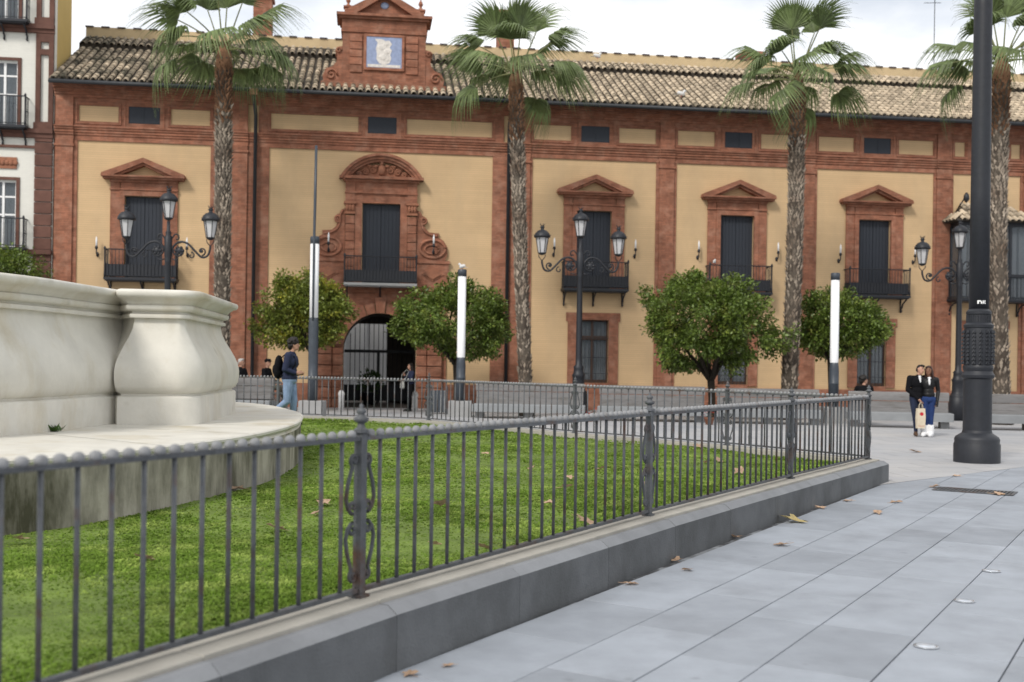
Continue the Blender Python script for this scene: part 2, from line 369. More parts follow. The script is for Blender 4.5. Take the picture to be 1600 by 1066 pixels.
def clip(poly, nx, ny, d):
    """keep points with nx*x+ny*y<=d"""
    out = []
    for i in range(len(poly)):
        a, b = poly[i-1], poly[i]; fa = nx*a[0]+ny*a[1]-d; fb = nx*b[0]+ny*b[1]-d
        if (fa <= 0) != (fb <= 0): t = fa/(fa-fb); out.append((a[0]+(b[0]-a[0])*t, a[1]+(b[1]-a[1])*t))
        if fb <= 0: out.append(b)
    return out
def in_poly(x, y, P):
    x = np.asarray(x); y = np.asarray(y); c = np.zeros(x.shape, bool)
    for i in range(len(P)):
        (x0, y0), (x1, y1) = P[i-1], P[i]
        if abs(y1-y0) < 1e-12: continue
        c ^= ((y0 > y) != (y1 > y)) & (x < (x1-x0)*(y-y0)/(y1-y0)+x0)
    return c

# ------------------------------------------------------------------ setting: ground
def ground_z(y): return -.006*max(0.0, 17-max(y, -2.0))          # the near paving falls slightly towards the viewer
g = MB(); g.add([(-900, -60, -.25), (900, -60, -.25), (900, 1500, -.25), (-900, 1500, -.25)], [(0, 1, 2, 3)]); struct('ground', g, 'mortar')
# fence line of the planted ring (posts), counter-clockwise seen from above
POSTS = [(-2.84, 2.72), (-.87, 6.5), (1.26, 10.2), (3.45, 13.8), (5.39, 16.9), (3.75, 19.45), (1.26, 22.25), (-1.95, 26.4), (-5.84, 28.0), (-9.9, 28.6)]
RING = POSTS+[(-14.5, 26.5), (-17.5, 20), (-17.5, 12), (-15.5, 5), (-11, 1.2), (-6.5, .6)]
DV = Vector((.517, .856)).normalized(); NV = Vector((DV.y, -DV.x))      # paving rows run along DV
def rp_(n, d): return (NV.x*n+DV.x*d, NV.y*n+DV.y*d)
# far light plaza paving
pl = MB()
EDGE_N = (-.68, .733); EDGE_D = EDGE_N[0]*5.5+EDGE_N[1]*16.5          # the line where the grey slabs end
far = clip([(-90, -10), (90, -10), (90, 120), (-90, 120)], -EDGE_N[0], -EDGE_N[1], -EDGE_D)
pl.add([(p[0], p[1], 0.0) for p in far], [tuple(range(len(far)))])
pz = struct('plaza_paving', pl, 'plaza')
# paving joints of the light plaza as thin recessed-looking bands is material scale: brick pattern
def plaza_pattern():
    m = MATS['plaza']; t = m.node_tree; N = t.nodes; L = t.links.new; b = N['Principled BSDF']
    src = b.inputs['Base Color'].links[0].from_socket
    tcn = N.new('ShaderNodeTexCoord'); mpn = N.new('ShaderNodeMapping'); mpn.inputs['Rotation'].default_value = (0, 0, R(-7))
    L(tcn.outputs['Object'], mpn.inputs['Vector']); bt = N.new('ShaderNodeTexBrick'); L(mpn.outputs[0], bt.inputs['Vector'])
    bt.inputs['Scale'].default_value = 1; bt.inputs['Brick Width'].default_value = 1.2; bt.inputs['Row Height'].default_value = .8; bt.inputs['Mortar Size'].default_value = .012
    bt.inputs['Color1'].default_value = (.95, .95, .96, 1); bt.inputs['Color2'].default_value = (1.05, 1.04, 1.03, 1); bt.inputs['Mortar'].default_value = (.6, .6, .6, 1)
    mu = N.new('ShaderNodeMix'); mu.data_type = 'RGBA'; mu.blend_type = 'MULTIPLY'; mu.inputs['Factor'].default_value = 1
    L(src, mu.inputs['A']); L(bt.outputs['Color'], mu.inputs['B']); L(mu.outputs['Result'], b.inputs['Base Color'])
plaza_pattern()
# near paving: each slab a part of the pavement
base = MB(); nearp = clip([(-40, -8), (40, -8), (40, 60), (-40, 60)], EDGE_N[0], EDGE_N[1], EDGE_D)
for lo, hi in ((-8, -2), (-2, 17), (17, 60)):
    q = clip(clip(nearp, 0, 1, hi), 0, -1, -lo); base.add([(p[0], p[1], ground_z(p[1])-.018) for p in q], [tuple(range(len(q)))])
pav = struct('pavement', base, 'mortar')
rows = [-3.84, -3.18, -2.63, -2.13, -1.51, -.90]
while rows[-1] < 4.5: rows.append(rows[-1]+random.choice((.55, .6, .62)))
rows = [-5.2, -4.5]+rows
slab_tris = 0; far_slabs = MB(); rnd = random.Random(3)
for i in range(len(rows)-1):
    n0, n1 = rows[i], rows[i+1]; d = -4+rnd.uniform(0, 1.2)
    while d < 26:
        ln = rnd.choice((1.15, 1.2, 1.25, .95)); g_ = .0045
        q = [rp_(n0+g_, d+g_), rp_(n1-g_, d+g_), rp_(n1-g_, d+ln-g_), rp_(n0+g_, d+ln-g_)]
        d += ln
        q = clip(q, EDGE_N[0], EDGE_N[1], EDGE_D-.01)
        if len(q) < 3: continue
        ar = sum(q[k-1][0]*q[k][1]-q[k][0]*q[k-1][1] for k in range(len(q)))
        if ar < 0: q = q[::-1]
        cx = sum(p[0] for p in q)/len(q); cy = sum(p[1] for p in q)/len(q)
        if n0 < -3.9 and cy < 16.0: continue
        if in_poly([cx], [cy], RING)[0] and cy < 16: continue
        z = rnd.uniform(-.0015, .0015)
        vis = cy > 1.5 and abs(cx)/max(cy, .1) < .62
        tgt = MB() if vis else far_slabs
        nv0 = len(tgt.v); tgt.prism_z([(p[0], p[1]) for p in q], -.03, z, .003)
        tgt.v[nv0:] = [(v[0], v[1], v[2]+ground_z(v[1])) for v in tgt.v[nv0:]]
        if vis: tgt.build('slab', 'slab', pav)
far_slabs.build('outer_slabs', 'slab', pav, kind='stuff')
# lawn
LZ = .265
lawn = MB(); inn = offset_poly(RING, -.16)
# gently uneven sheet
cxl = sum(p[0] for p in inn)/len(inn); cyl = sum(p[1] for p in inn)/len(inn)
vs = []; fs = []; K_ = 14; inn2 = []
for i in range(len(inn)):
    a, b = inn[i], inn[(i+1) % len(inn)]; nn = 8
    inn2 += [(a[0]+(b[0]-a[0])*t/nn, a[1]+(b[1]-a[1])*t/nn) for t in range(nn)]
for k in range(K_+1):
    for p in inn2:
        t = k/K_; x = p[0]+(cxl-p[0])*t; y = p[1]+(cyl-p[1])*t
        z = LZ+.02*math.sin(1.3*x+.7*y)*math.sin(.9*y-.5*x) if k else LZ-.02
        vs.append((x, y, z))
n_ = len(inn2)
for k in range(K_):
    for i in range(n_): j = (i+1) % n_; fs.append((k*n_+i, k*n_+j, (k+1)*n_+j, (k+1)*n_+i))
lawn.add(vs, fs); struct('lawn', lawn, 'soil', True)

# ------------------------------------------------------------------ kerb ring: stones are parts
KH = .31
kerb = bpy.data.objects.new('kerb', None); COL.objects.link(kerb); kerb['kind'] = 'structure'
O1 = offset_poly(RING, .27); O2 = offset_poly(RING, .205); O3 = offset_poly(RING, .15); I1 = offset_poly(RING, -.17)
for i in list(range(0, 9)):
    j = i+1
    def line(Pn, t): a, b = Vector(Pn[i]), Vector(Pn[j]); return a.lerp(b, t)
    L_ = (Vector(RING[j])-Vector(RING[i])).length; nb = max(2, round(L_/1.3))
    for k in range(nb):
        t0, t1 = k/nb+.0005, (k+1)/nb-.0005
        q = [line(O1, t0), line(O1, t1), line(O2, t1), line(O2, t0), line(O3, t0), line(O3, t1), line(I1, t0), line(I1, t1)]
        mb = MB()
        dz = random.uniform(-.002, .002); H1 = KH-.05+dz; H2 = KH+dz
        vs = [(q[0].x, q[0].y, -.14), (q[1].x, q[1].y, -.14), (q[1].x, q[1].y, H1), (q[0].x, q[0].y, H1), (q[2].x, q[2].y, H2), (q[3].x, q[3].y, H2),
              (q[5].x, q[5].y, H2), (q[4].x, q[4].y, H2), (q[5].x, q[5].y, -.14), (q[4].x, q[4].y, -.14)]
        mb.cur = 0; mb.add(vs, [(0, 1, 2, 3), (0, 3, 5, 7, 9), (1, 8, 6, 4, 2)])
        mb.cur = 1; mb.add(vs, [(3, 2, 4, 5), (5, 4, 6, 7)])
        mb.build('kerb_stone', ['kerb_shaded', 'kerb_skylit'], kerb)
        cp = MB(); cp.prism_z([(p.x, p.y) for p in (q[4], q[5], q[7], q[6])], -.03, KH+.022, .006); cp.build('coping_stone', 'kerb_cap', kerb)

# ------------------------------------------------------------------ railing on the kerb
KZ = KH+.02; RH = .93
fence = thing('railing_fence', (POSTS[1][0], POSTS[1][1], KZ), 'grey wrought iron railing with beaded top rail around the lawn', 'fence')
F0 = Vector((POSTS[1][0], POSTS[1][1], KZ))
bar_me = MB().tube([(0, 0, .03), (0, 0, RH)], .0125, 7).mesh('bar', 'iron_grey', True)
bead = MB(); bead.ell((0, 0, .010), (.034, .024, .027), 9, 6); bead_me = bead.mesh('bead', 'bead_grey', True)
pm = MB()
pm.box(-.045, .045, -.045, .045, -.02, .02); pm.prism_z([(-.027, -.027), (.027, -.027), (.027, .027), (-.027, .027)], .02, RH+.02)
pm.lathe([(.03, RH+.02), (.044, RH+.026), (.044, RH+.044), (.026, RH+.056), (.02, RH+.082)], 10)
post_me = pm.mesh('post', 'iron_grey')
fm = MB(); fm.lathe([(.02, RH+.08), (.042, RH+.093), (.047, RH+.110), (.026, RH+.123), (.02, RH+.134), (.031, RH+.145), (.027, RH+.160), (.010, RH+.171), (.015, RH+.181), (.003, RH+.195)], 10); fin_me = fm.mesh('finial', 'iron_grey', True)
sc = MB()
for sx in (1, -1):
    up = [(.04, .46)]+spiral(.075, .52, .012, .045, 1.2*math.pi, -1.1*math.pi, 12)[::-1]
    pts = spiral(.07, .53, .006, .042, 3.5*math.pi, 1.5*math.pi, 12)+[(.115, .52), (.135, .58), (.12, .66), (.08, .76)]+spiral(.062, .80, .035, .006, -.1*math.pi, 2.4*math.pi, 12)
    sc.tube([(sx*p[0], 0, p[1]) for p in pts], .012, 6)
    pts = spiral(.07, .40, .006, .042, -3.5*math.pi, -1.5*math.pi, 12)+[(.115, .41), (.135, .35), (.12, .27), (.08, .17)]+spiral(.062, .13, .035, .006, .1*math.pi, -2.4*math.pi, 12)
    sc.tube([(sx*p[0], 0, p[1]) for p in pts], .012, 6)
scr_me = sc.mesh('scroll', 'iron_grey', True)
beads = []
for i in range(9):
    a, b = Vector(POSTS[i]), Vector(POSTS[i+1]); L_ = (b-a).length; dr = (b-a)/L_; ang = math.atan2(dr.y, dr.x)
    for nm, zz, hh, ww in (('top_rail', RH-.008, .011, .022), ('bottom_rail', .045, .012, .02)):
        mb = MB(); mb.box(.035, L_-.035, -ww, ww, zz-hh, zz+hh); mb.build(nm, 'iron_grey', fence, loc=Vector((a.x, a.y, KZ))-F0).rotation_euler = (0, 0, ang)
    nb = round(L_/.182)
    for k in range(1, nb):
        p = a+dr*(L_*k/nb); put('bar', bar_me, fence, Vector((p.x, p.y, KZ))-F0)
    nk = nb*2
    for k in range(1, nk):
        p = a+dr*(L_*k/nk); beads.append((p.length, p, ang))
beads.sort(key=lambda t: t[0] if t[1].y > 3.2 else 99)
for _, p, ang in beads[:300]: put('bead', bead_me, fence, Vector((p.x, p.y, KZ+RH+.008))-F0, rot=(0, 0, ang))
rest = MB()
for _, p, ang in beads[300:]: rest.ell((p.x-F0.x, p.y-F0.y, RH+.02), (.030, .030, .034), 6, 4)
rest.build('far_beads', 'bead_grey', fence, True, kind='stuff')
for i, p in enumerate(POSTS):
    a = Vector(POSTS[max(0, i-1)]); b = Vector(POSTS[min(9, i+1)]); ang = math.atan2(b.y-a.y, b.x-a.x)
    loc = Vector((p[0], p[1], KZ))-F0
    po = put('post', post_me, fence, loc, rot=(0, 0, ang)); put('finial', fin_me, po); put('scroll', scr_me, po)

# ------------------------------------------------------------------ fountain
LEDGE = catmull([(-2.86, 14.0), (-3.05, 16.2), (-3.65, 18.6), (-5.3, 21.7), (-9, 23.2), (-13, 21.6), (-15.2, 18), (-15.6, 14.5), (-15.2, 11), (-13, 8.2), (-9.2, 7.2), (-5.6, 7.8), (-3.95, 9.2), (-3.08, 11.6)], 8)
if sum(LEDGE[k-1][0]*LEDGE[k][1]-LEDGE[k][0]*LEDGE[k-1][1] for k in range(len(LEDGE))) < 0: LEDGE = LEDGE[::-1]
fo = thing('fountain', (-9.2, 15.2, 0), 'large white marble fountain basin on a rounded stone step in the lawn', 'fountain')
FO = Vector((-9.2, 15.2, 0))
def sweep(P, prof, seg_mat=None):
    mb = MB(); n = len(P); rings = [[(p[0]-FO.x, p[1]-FO.y, z) for p in offset_poly(P, d)] for d, z in prof]
    vs = [v for r in rings for v in r]; fs = []
    for k in range(len(prof)-1):
        for i in range(n): j = (i+1) % n; fs.append((k*n+i, k*n+j, (k+1)*n+j, (k+1)*n+i))
    mb.add(vs, fs); return mb, rings
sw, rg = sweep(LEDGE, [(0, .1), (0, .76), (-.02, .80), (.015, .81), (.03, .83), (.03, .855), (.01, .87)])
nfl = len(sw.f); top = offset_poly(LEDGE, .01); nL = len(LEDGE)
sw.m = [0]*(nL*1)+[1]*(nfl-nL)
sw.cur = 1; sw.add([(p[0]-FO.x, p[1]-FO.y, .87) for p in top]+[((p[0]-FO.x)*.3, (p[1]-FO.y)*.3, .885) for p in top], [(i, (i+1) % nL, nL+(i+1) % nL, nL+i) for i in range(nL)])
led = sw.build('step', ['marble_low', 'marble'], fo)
# radial joints of the step stones, recessed strips
BAS = [(-9.2, 9.2), (-6.7, 9.6), (-5.5, 10.5), (-5.06, 12.0), (-5.0, 13.2), (-4.95, 13.98), (-4.86, 13.80), (-4.08, 13.94), (-3.93, 14.14), (-4.25, 17.25), (-5.2, 17.6), (-5.6, 19.2), (-7, 20.6), (-9.2, 21), (-11.4, 20.6), (-12.8, 19.2), (-13.2, 17.6), (-14.1, 17.25), (-14.5, 14.05), (-13.5, 13.9), (-13.4, 12), (-12.9, 10.5), (-11.7, 9.6)]
def refine(P, rr=.10):
    """round the corners a little, smooth the long curves"""
    out = []; n = len(P)
    for i in range(n):
        a, b, c = Vector(P[i-1]), Vector(P[i]), Vector(P[(i+1) % n]); d1 = (a-b); d2 = (c-b)
        ang = d1.angle(d2); r = min(d1.length, d2.length)*.42
        if ang < 2.3: out.append(P[i]); continue
        p = b+d1.normalized()*r; q = b+d2.normalized()*r; m = 4 if ang < 2.2 else 6
        for k in range(m+1):
            t = k/m; s = p*(1-t)**2+b*2*t*(1-t)+q*t*t; out.append((s.x, s.y))
    return out
BASR = refine(BAS)
prof = [(0, .86), (0, 1.20), (-.012, 1.225), (-.05, 1.235), (-.05, 1.255), (0, 1.285), (.03, 1.35), (.045, 1.44), (.045, 1.53), (.025, 1.63), (-.02, 1.74), (-.085, 1.86), (-.15, 1.97), (-.195, 2.07), (-.215, 2.17), (-.215, 2.20),
        (-.155, 2.205), (-.15, 2.225), (-.155, 2.25), (-.185, 2.262), (-.185, 2.285), (-.12, 2.30), (-.105, 2.33), (-.11, 2.36), (-.13, 2.37), (-.10, 2.41), (-.045, 2.45), (.0, 2.46), (.015, 2.485), (.02, 2.515), (.005, 2.545), (-.03, 2.555), (-.42, 2.555), (-.42, 1.9)]
sw, rg = sweep(BASR, prof)
bas = sw.build('basin', 'marble', fo, True)
bas.modifiers.new('es', 'EDGE_SPLIT').split_angle = R(52)
wt = MB(); wp = offset_poly(BASR, -.40); wt.add([(p[0]-FO.x, p[1]-FO.y, 2.2) for p in wp], [tuple(range(len(wp)))]); glass('water', (.05, .09, .09), .03, .95); wt.build('water', 'water', fo)
# joints between step blocks
jm = MB()
for th in range(0, 360, 14):
    a = R(th); 
    # thin dark seams follow the step top radially (real grooves 8 mm wide)
    best = max(range(nL), key=lambda k: math.cos(math.atan2(LEDGE[k][1]-FO.y, LEDGE[k][0]-FO.x)-a))
    e = Vector((LEDGE[best][0]-FO.x, LEDGE[best][1]-FO.y)); dv = e.normalized(); sd = Vector((-dv.y, dv.x))*.005
    p0 = e*.55; p1 = e*1.0
    jm.add([(p0.x-sd.x, p0.y-sd.y, .8855), (p1.x-sd.x, p1.y-sd.y, .8735), (p1.x+sd.x, p1.y+sd.y, .8735), (p0.x+sd.x, p0.y+sd.y, .8855)], [(0, 1, 2, 3)])
jm.build('joint', 'marble_low', led)

# ------------------------------------------------------------------ the palace
KB = 1.103
def X(t): return t*KB
def Z(z): return CAM_H+(z-CAM_H)*KB
TH = R(7.4); BO = Vector((-4.847, 41.0, 0))
bld = thing('palace', BO, 'long ochre palace with red brick trim, tiled roof and arched gateway', 'building', rz=TH)
def bpart(mb, name, mat, smooth=False, parent=None): return mb.build(name, mat, parent or bld, smooth)
DOORS = [-7.62, 7.17, 12.2, 17.2]; GW = [-7.62, 7.19, 12.12, 17.16, 21.4]
HOLES = [(X(c-.6), X(c+.6), Z(4.3), Z(6.92)) for c in DOORS]+[(X(-.63), X(.63), Z(4.3), Z(6.93)), (X(-1.2), X(1.2), -.3, Z(3.30))]
HOLES += [(X(c-.54), X(c+.54), Z(1.08), Z(3.22)) for c in GW]
VENT = [(-7.65, .49), (-.02, .48), (7.17, .49), (12.21, .49), (17.26, .50), (21.4, .48)]
mb = MB(); mb.holes(X(-10.42), X(27), -.3, Z(10.5), 0, HOLES, .32)
# spandrels of the arch
ra = X(1.2); zs = Z(3.30)-ra; A = arc(0, zs, ra, 0, math.pi, 20)
for k in range(20):
    a, b = A[k], A[k+1]
    for y_ in (0.001,):
        mb.add([(a[0], y_, a[1]), (a[0], y_, Z(3.30)), (b[0], y_, Z(3.30)), (b[0], y_, b[1])], [(0, 1, 2, 3)])
bpart(mb, 'wall', 'ochre')
# gable end walls and inside backing so no light leaks through the rooms
mb = MB(); mb.box(X(-10.42), X(-10.3), .01, 5.0, -.3, Z(10.4)); mb.box(X(26.9), X(27), .01, 5, -.3, Z(10.4)); bpart(mb, 'side_wall', 'ochre_plain')
for x0, x1 in ((X(-10.2), X(-1.35)), (X(1.35), X(26.8))):
    mb = MB(); mb.box(x0, x1, 1.6, 1.7, -.3, Z(10.3)); bpart(mb, 'dark_backing', 'dark_in')
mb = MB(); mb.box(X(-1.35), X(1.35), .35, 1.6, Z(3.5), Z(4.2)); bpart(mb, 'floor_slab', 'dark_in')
mb = MB(); mb.box(X(-1.35), X(1.35), 1.6, 1.7, Z(3.4), Z(10.3)); bpart(mb, 'dark_backing', 'dark_in')  # unseen backing, added to stop sky light leaking between the central shutters
# plinth
for x0, x1 in ((-10.42, -8.6), (-8.6, -2.1), (2.1, 6.3), (6.3, 11.2), (11.2, 16.3), (16.3, 20.5), (20.5, 27)):
    mb = MB(); mb.box(X(x0)+.002, X(x1), -.075, .05, -.3, Z(.96)); bpart(mb, 'plinth', 'brick')
# flat brick borders and frieze
PIL = [(-10.42, -9.71, -10.38, -9.84), (-5.55, -3.68, -5.30, -4.38), (3.68, 5.03, 4.30, 4.94), (9.31, 10.03, 9.42, 9.93), (14.34, 15.07, 14.45, 14.96), (19.38, 20.12, 19.48, 20.02), (22.67, 23.5, 22.78, 23.38)]
for b0, b1, c0, c1 in PIL:
    mb = MB(); mb.box(X(b0), X(b1), -.045, .03, Z(.955), Z(8.66)); bpart(mb, 'brick_border', 'brick')
    mb = MB(); mb.box(X(c0), X(c1), -.11, .0, Z(.955), Z(8.68)); mb.box(X(c0)-.03, X(c1)+.03, -.14, 0, -.3, Z(.95)); mb.box(X(c0)-.04, X(c1)+.04, -.15, 0, Z(8.45), Z(8.52))
    mb.box(X(c0), X(c1), -.13, 0, Z(9.12), Z(10.06)); bpart(mb, 'pilaster', 'brick_plain')
BAYS = [(-9.71, -5.55, [(-9.70, -8.44), (-6.84, -5.57)], (-8.14, -7.16)), (-3.68, 3.68, [(-3.66, -.79), (.77, 3.66)], (-.50, .45)),
        (5.03, 9.31, [(5.04, 6.36), (7.98, 9.30)], (6.68, 7.66)), (10.03, 14.34, [(10.04, 11.38), (13.0, 14.33)], (11.72, 12.70)),
        (15.07, 19.38, [(15.09, 16.42), (18.04, 19.37)], (16.76, 17.76)), (20.12, 22.67, [(20.14, 20.56), (22.27, 22.66)], (20.93, 21.88)), (23.5, 27, [(23.6, 24.6), (25.9, 26.9)], (24.9, 25.7))]
prevx = -10.42
for b0, b1, pn, vt in BAYS:
    x0, x1 = b0-.36, b1+.36
    hs = [(X(a)+.02, X(b)-.02, Z(9.27), Z(9.78)) for a, b in pn]+[(X(vt[0]), X(vt[1]), Z(9.25), Z(9.80))]
    mb = MB(); mb.holes(X(b0-.36 if b0 > -9 else -10.42), X(b1+.36) if b1 < 20.2 and b1 != -5.55 else X(b1+.36), Z(9.08), Z(10.3), -.055, hs, .054); bpart(mb, 'frieze', 'brick')
    mb = MB()
    a, b = X(vt[0]), X(vt[1]); zz0, zz1 = Z(9.25), Z(9.80)
    for q in ((a-.16, a-.1, zz0-.125, zz1+.125), (b+.1, b+.16, zz0-.125, zz1+.125)): mb.box(q[0], q[1], -.075, -.05, q[2], q[3])
    for pa, pb in pn:
        fm_ = MB(); u0, u1 = X(pa)-.03, X(pb)+.03; v0, v1 = Z(9.27)-.05, Z(9.78)+.05
        for q in ((u0-.05, u1+.05, v1, v1+.05), (u0-.05, u1+.05, v0-.05, v0)): fm_.box(q[0], q[1], -.085, -.05, q[2], q[3])
        for q in ((u0-.05, u0, v0, v1), (u1, u1+.05, v0, v1)): fm_.box(q[0], q[1], -.084, -.05, q[2], q[3])
        bpart(fm_, 'panel_frame', 'brick_plain')
    for q in ((a-.16, b+.16, zz1+.125, zz1+.17), (a-.16, b+.16, zz0-.17, zz0-.125)): mb.box(q[0], q[1], -.076, -.05, q[2], q[3])
    bpart(mb, 'vent_moulding', 'brick_plain')
    vo = MB(); vo.box(a+.001, b-.001, -.03, .02, zz0+.001, zz1-.001); vo = bpart(vo, 'vent', 'shutter')
    for k in range(2):
        mb = MB(); xa = a+.03+(b-a)/2*k; mb.box(xa, xa+(b-a)/2-.05, -.04, -.028, zz0+.03, zz1-.03); mb.build('louvre', 'shutter', vo)
    # stepped string course below the frieze, in lengths per bay
    mb = MB()
    for z0, z1, yy in ((8.65, 8.82, -.05), (8.82, 8.90, -.085), (8.90, 8.99, -.12), (8.99, 9.06, -.16), (9.06, 9.10, -.20)): mb.box(X(b0)+.001, X(b1)-.001, yy, .0, Z(z0), Z(z1)-.001)
    bpart(mb, 'string_course', 'brick_plain')
for b0, b1, c0, c1 in PIL:
    mb = MB()
    for z0, z1, yy in ((8.65, 8.82, -.10), (8.82, 8.90, -.14), (8.90, 8.99, -.175), (8.99, 9.06, -.215), (9.06, 9.10, -.255)): mb.box(X(b0), X(b1), yy+.05, .0, Z(z0), Z(z1)-.002); mb.box(X(c0)-.02, X(c1)+.02, yy, .0, Z(z0)+.001, Z(z1)-.001)
    bpart(mb, 'string_course', 'brick_plain')
for x0, x1 in ((-10.42, -4.15), (-4.15, 4.15), (4.15, 15), (15, 27)):
    mb = MB()
    for z0, z1, yy in ((10.02, 10.10, -.12), (10.10, 10.18, -.17), (10.18, 10.27, -.25), (10.27, 10.33, -.36), (10.33, 10.37, -.46)): mb.box(X(x0)+.001, X(x1)-.001, yy, .0, Z(z0), Z(z1)-.001)
    bpart(mb, 'cornice', 'brick_plain')
# eaves board, gutter, downpipes
GZ = Z(10.33)
for x0, x1 in ((-10.42, -4.25), (-4.25, 4.2), (4.2, 27)):
    mb = MB(); mb.tube([(X(x0)+.02, -.95, GZ), (X(x1)-.02, -.95, GZ)], .075, 8); bpart(mb, 'gutter', 'gutter', True)
for t in (-4.12, 4.2):
    mb = MB(); mb.tube([(X(t), -.95, GZ-.05), (X(t), -.9, GZ-.25), (X(t), -.2, GZ-.75), (X(t), -.2, 0)], .065, 8); bpart(mb, 'downpipe', 'gutter', True)
    mb = MB(); mb.box(X(t)-.13, X(t)+.13, -1.04, -.76, GZ-.19, GZ+.02); bpart(mb, 'rain_hopper', 'brick_plain')
# ---- roof
PITCH = math.tan(R(28)); EZ = Z(10.41); EY = -.92
def rz(y): return EZ+(y-EY)*PITCH
Y1, Y2 = 3.15, 4.15
mb = MB()
mb.add([(X(-10.42), EY+.03, EZ-.02), (X(27), EY+.03, EZ-.02), (X(27), Y1, rz(Y1)-.02), (X(-10.42), Y1, rz(Y1)-.02)], [(0, 1, 2, 3)])
mb.add([(X(-10.42), Y1, rz(Y1)-.02), (X(27), Y1, rz(Y1)-.02), (X(27), Y1, rz(Y1)+.2), (X(-10.42), Y1, rz(Y1)+.2)], [(0, 1, 2, 3)])
mb.add([(X(-10.42), Y1, rz(Y1)+.2), (X(27), Y1, rz(Y1)+.2), (X(27), Y2, rz(Y2)+.2), (X(-10.42), Y2, rz(Y2)+.2)], [(0, 1, 2, 3)])
mb.add([(X(-10.42), EY+.03, EZ-.03), (X(-10.42), .0, EZ-.06), (X(27), .0, EZ-.06), (X(27), EY+.03, EZ-.03)], [(0, 1, 2, 3)])
roof = bpart(mb, 'roof', 'tile_pan')
# one cover tile: tapered half barrel with thickness, pointing up the slope (+y local before tilt)
TL = .46; TW = .27
def tile_geo(mb, M4, seg=5):
    vs = []
    for (yy, r, lift) in ((0, .098, .015), (TL, .078, -.012)):
        for rr in (r, r-.016):
            for k in range(seg+1):
                a = math.pi*k/seg; vs.append(M4 @ Vector((rr*math.cos(a), yy, rr*.95*math.sin(a)+lift)))
    n = seg+1; fs = []
    for k in range(seg): fs += [(k+1, k, 2*n+k, 2*n+k+1), (k, k+1, n+k+1, n+k)]
    mb.add(vs, fs)
tm = MB(); tile_geo(tm, Matrix()); tile_me = tm.mesh('roof_tile', 'tile', True)
slots = []; rt = random.Random(5); tilt = math.atan(PITCH)
for row in range(2):
    y0, y1, dz = ((EY, Y1, 0), (Y1-.12, Y2, .2))[row]
    L_ = (y1-y0)/math.cos(tilt); nc = int(L_/.385)
    x = X(-10.42)+.14
    while x < X(26.95):
        for c in range(nc+1):
            s = c*.385; y = y0+s*math.cos(tilt)
            if y > y1-.2: continue
            if row == 0 and y > .0-.18 and y < .75 and X(-2.05) < x < X(2.05): continue
            slots.append((x+rt.uniform(-.012, .012), y, rz(y)+dz+.005, rt.uniform(-.03, .03)))
        x += TW
def wdist(s): p = Matrix.Rotation(TH, 3, 'Z') @ Vector(s[:3])+BO; return p.length
slots.sort(key=wdist)
for s in slots[:300]: put('roof_tile', tile_me, roof, s[:3], rot=(tilt, 0, s[3]))
rest = MB()
for s in slots[300:]: tile_geo(rest, Matrix.Translation(s[:3]) @ Matrix.Rotation(s[3], 4, 'Z') @ Matrix.Rotation(tilt, 4, 'X'), 4)
rest.build('roof_tiles', 'tile', roof, True, kind='stuff')
# attic wall behind the tiles with coping pieces
WT = Z(13.38)
mb = MB(); mb.box(X(-10.42), X(27), Y2-.02, Y2+.25, rz(Y1), WT); bpart(mb, 'attic_wall', 'ochre_plain')
cp_me = MB().box(-.15, .15, -.05, .4, -.02, .03).mesh('coping_tile', 'coping'); x = X(-10.3)
while x < X(27): put('coping_tile', cp_me, bld, (x, Y2-.02, WT)); x += .60
for t, h, wd in ((-4.35, 1.9, .36), (4.55, 1.5, .34), (14.1, .32, .4)):
    mb = MB(); cy = Y2+.6; mb.box(X(t)-wd, X(t)+wd, cy-wd, cy+wd, WT-.8, WT+h); mb.box(X(t)-wd-.07, X(t)+wd+.07, cy-wd-.07, cy+wd+.07, WT+h-.35, WT+h-.22); mb.box(X(t)-wd-.1, X(t)+wd+.1, cy-wd-.1, cy+wd+.1, WT+h, WT+h+.12); bpart(mb, 'chimney', 'brick_plain')
mb = MB(); mb.tube([(X(21.4), Y2+.15, WT-.2), (X(21.4), Y2+.15, WT+3.4)], .018, 6)
for zz in (.75, 2.9): mb.tube([(X(21.4)-.5, Y2+.15, WT+zz), (X(21.4)+.3, Y2+.15, WT+zz+.05)], .012, 5)
bpart(mb, 'antenna', 'iron')

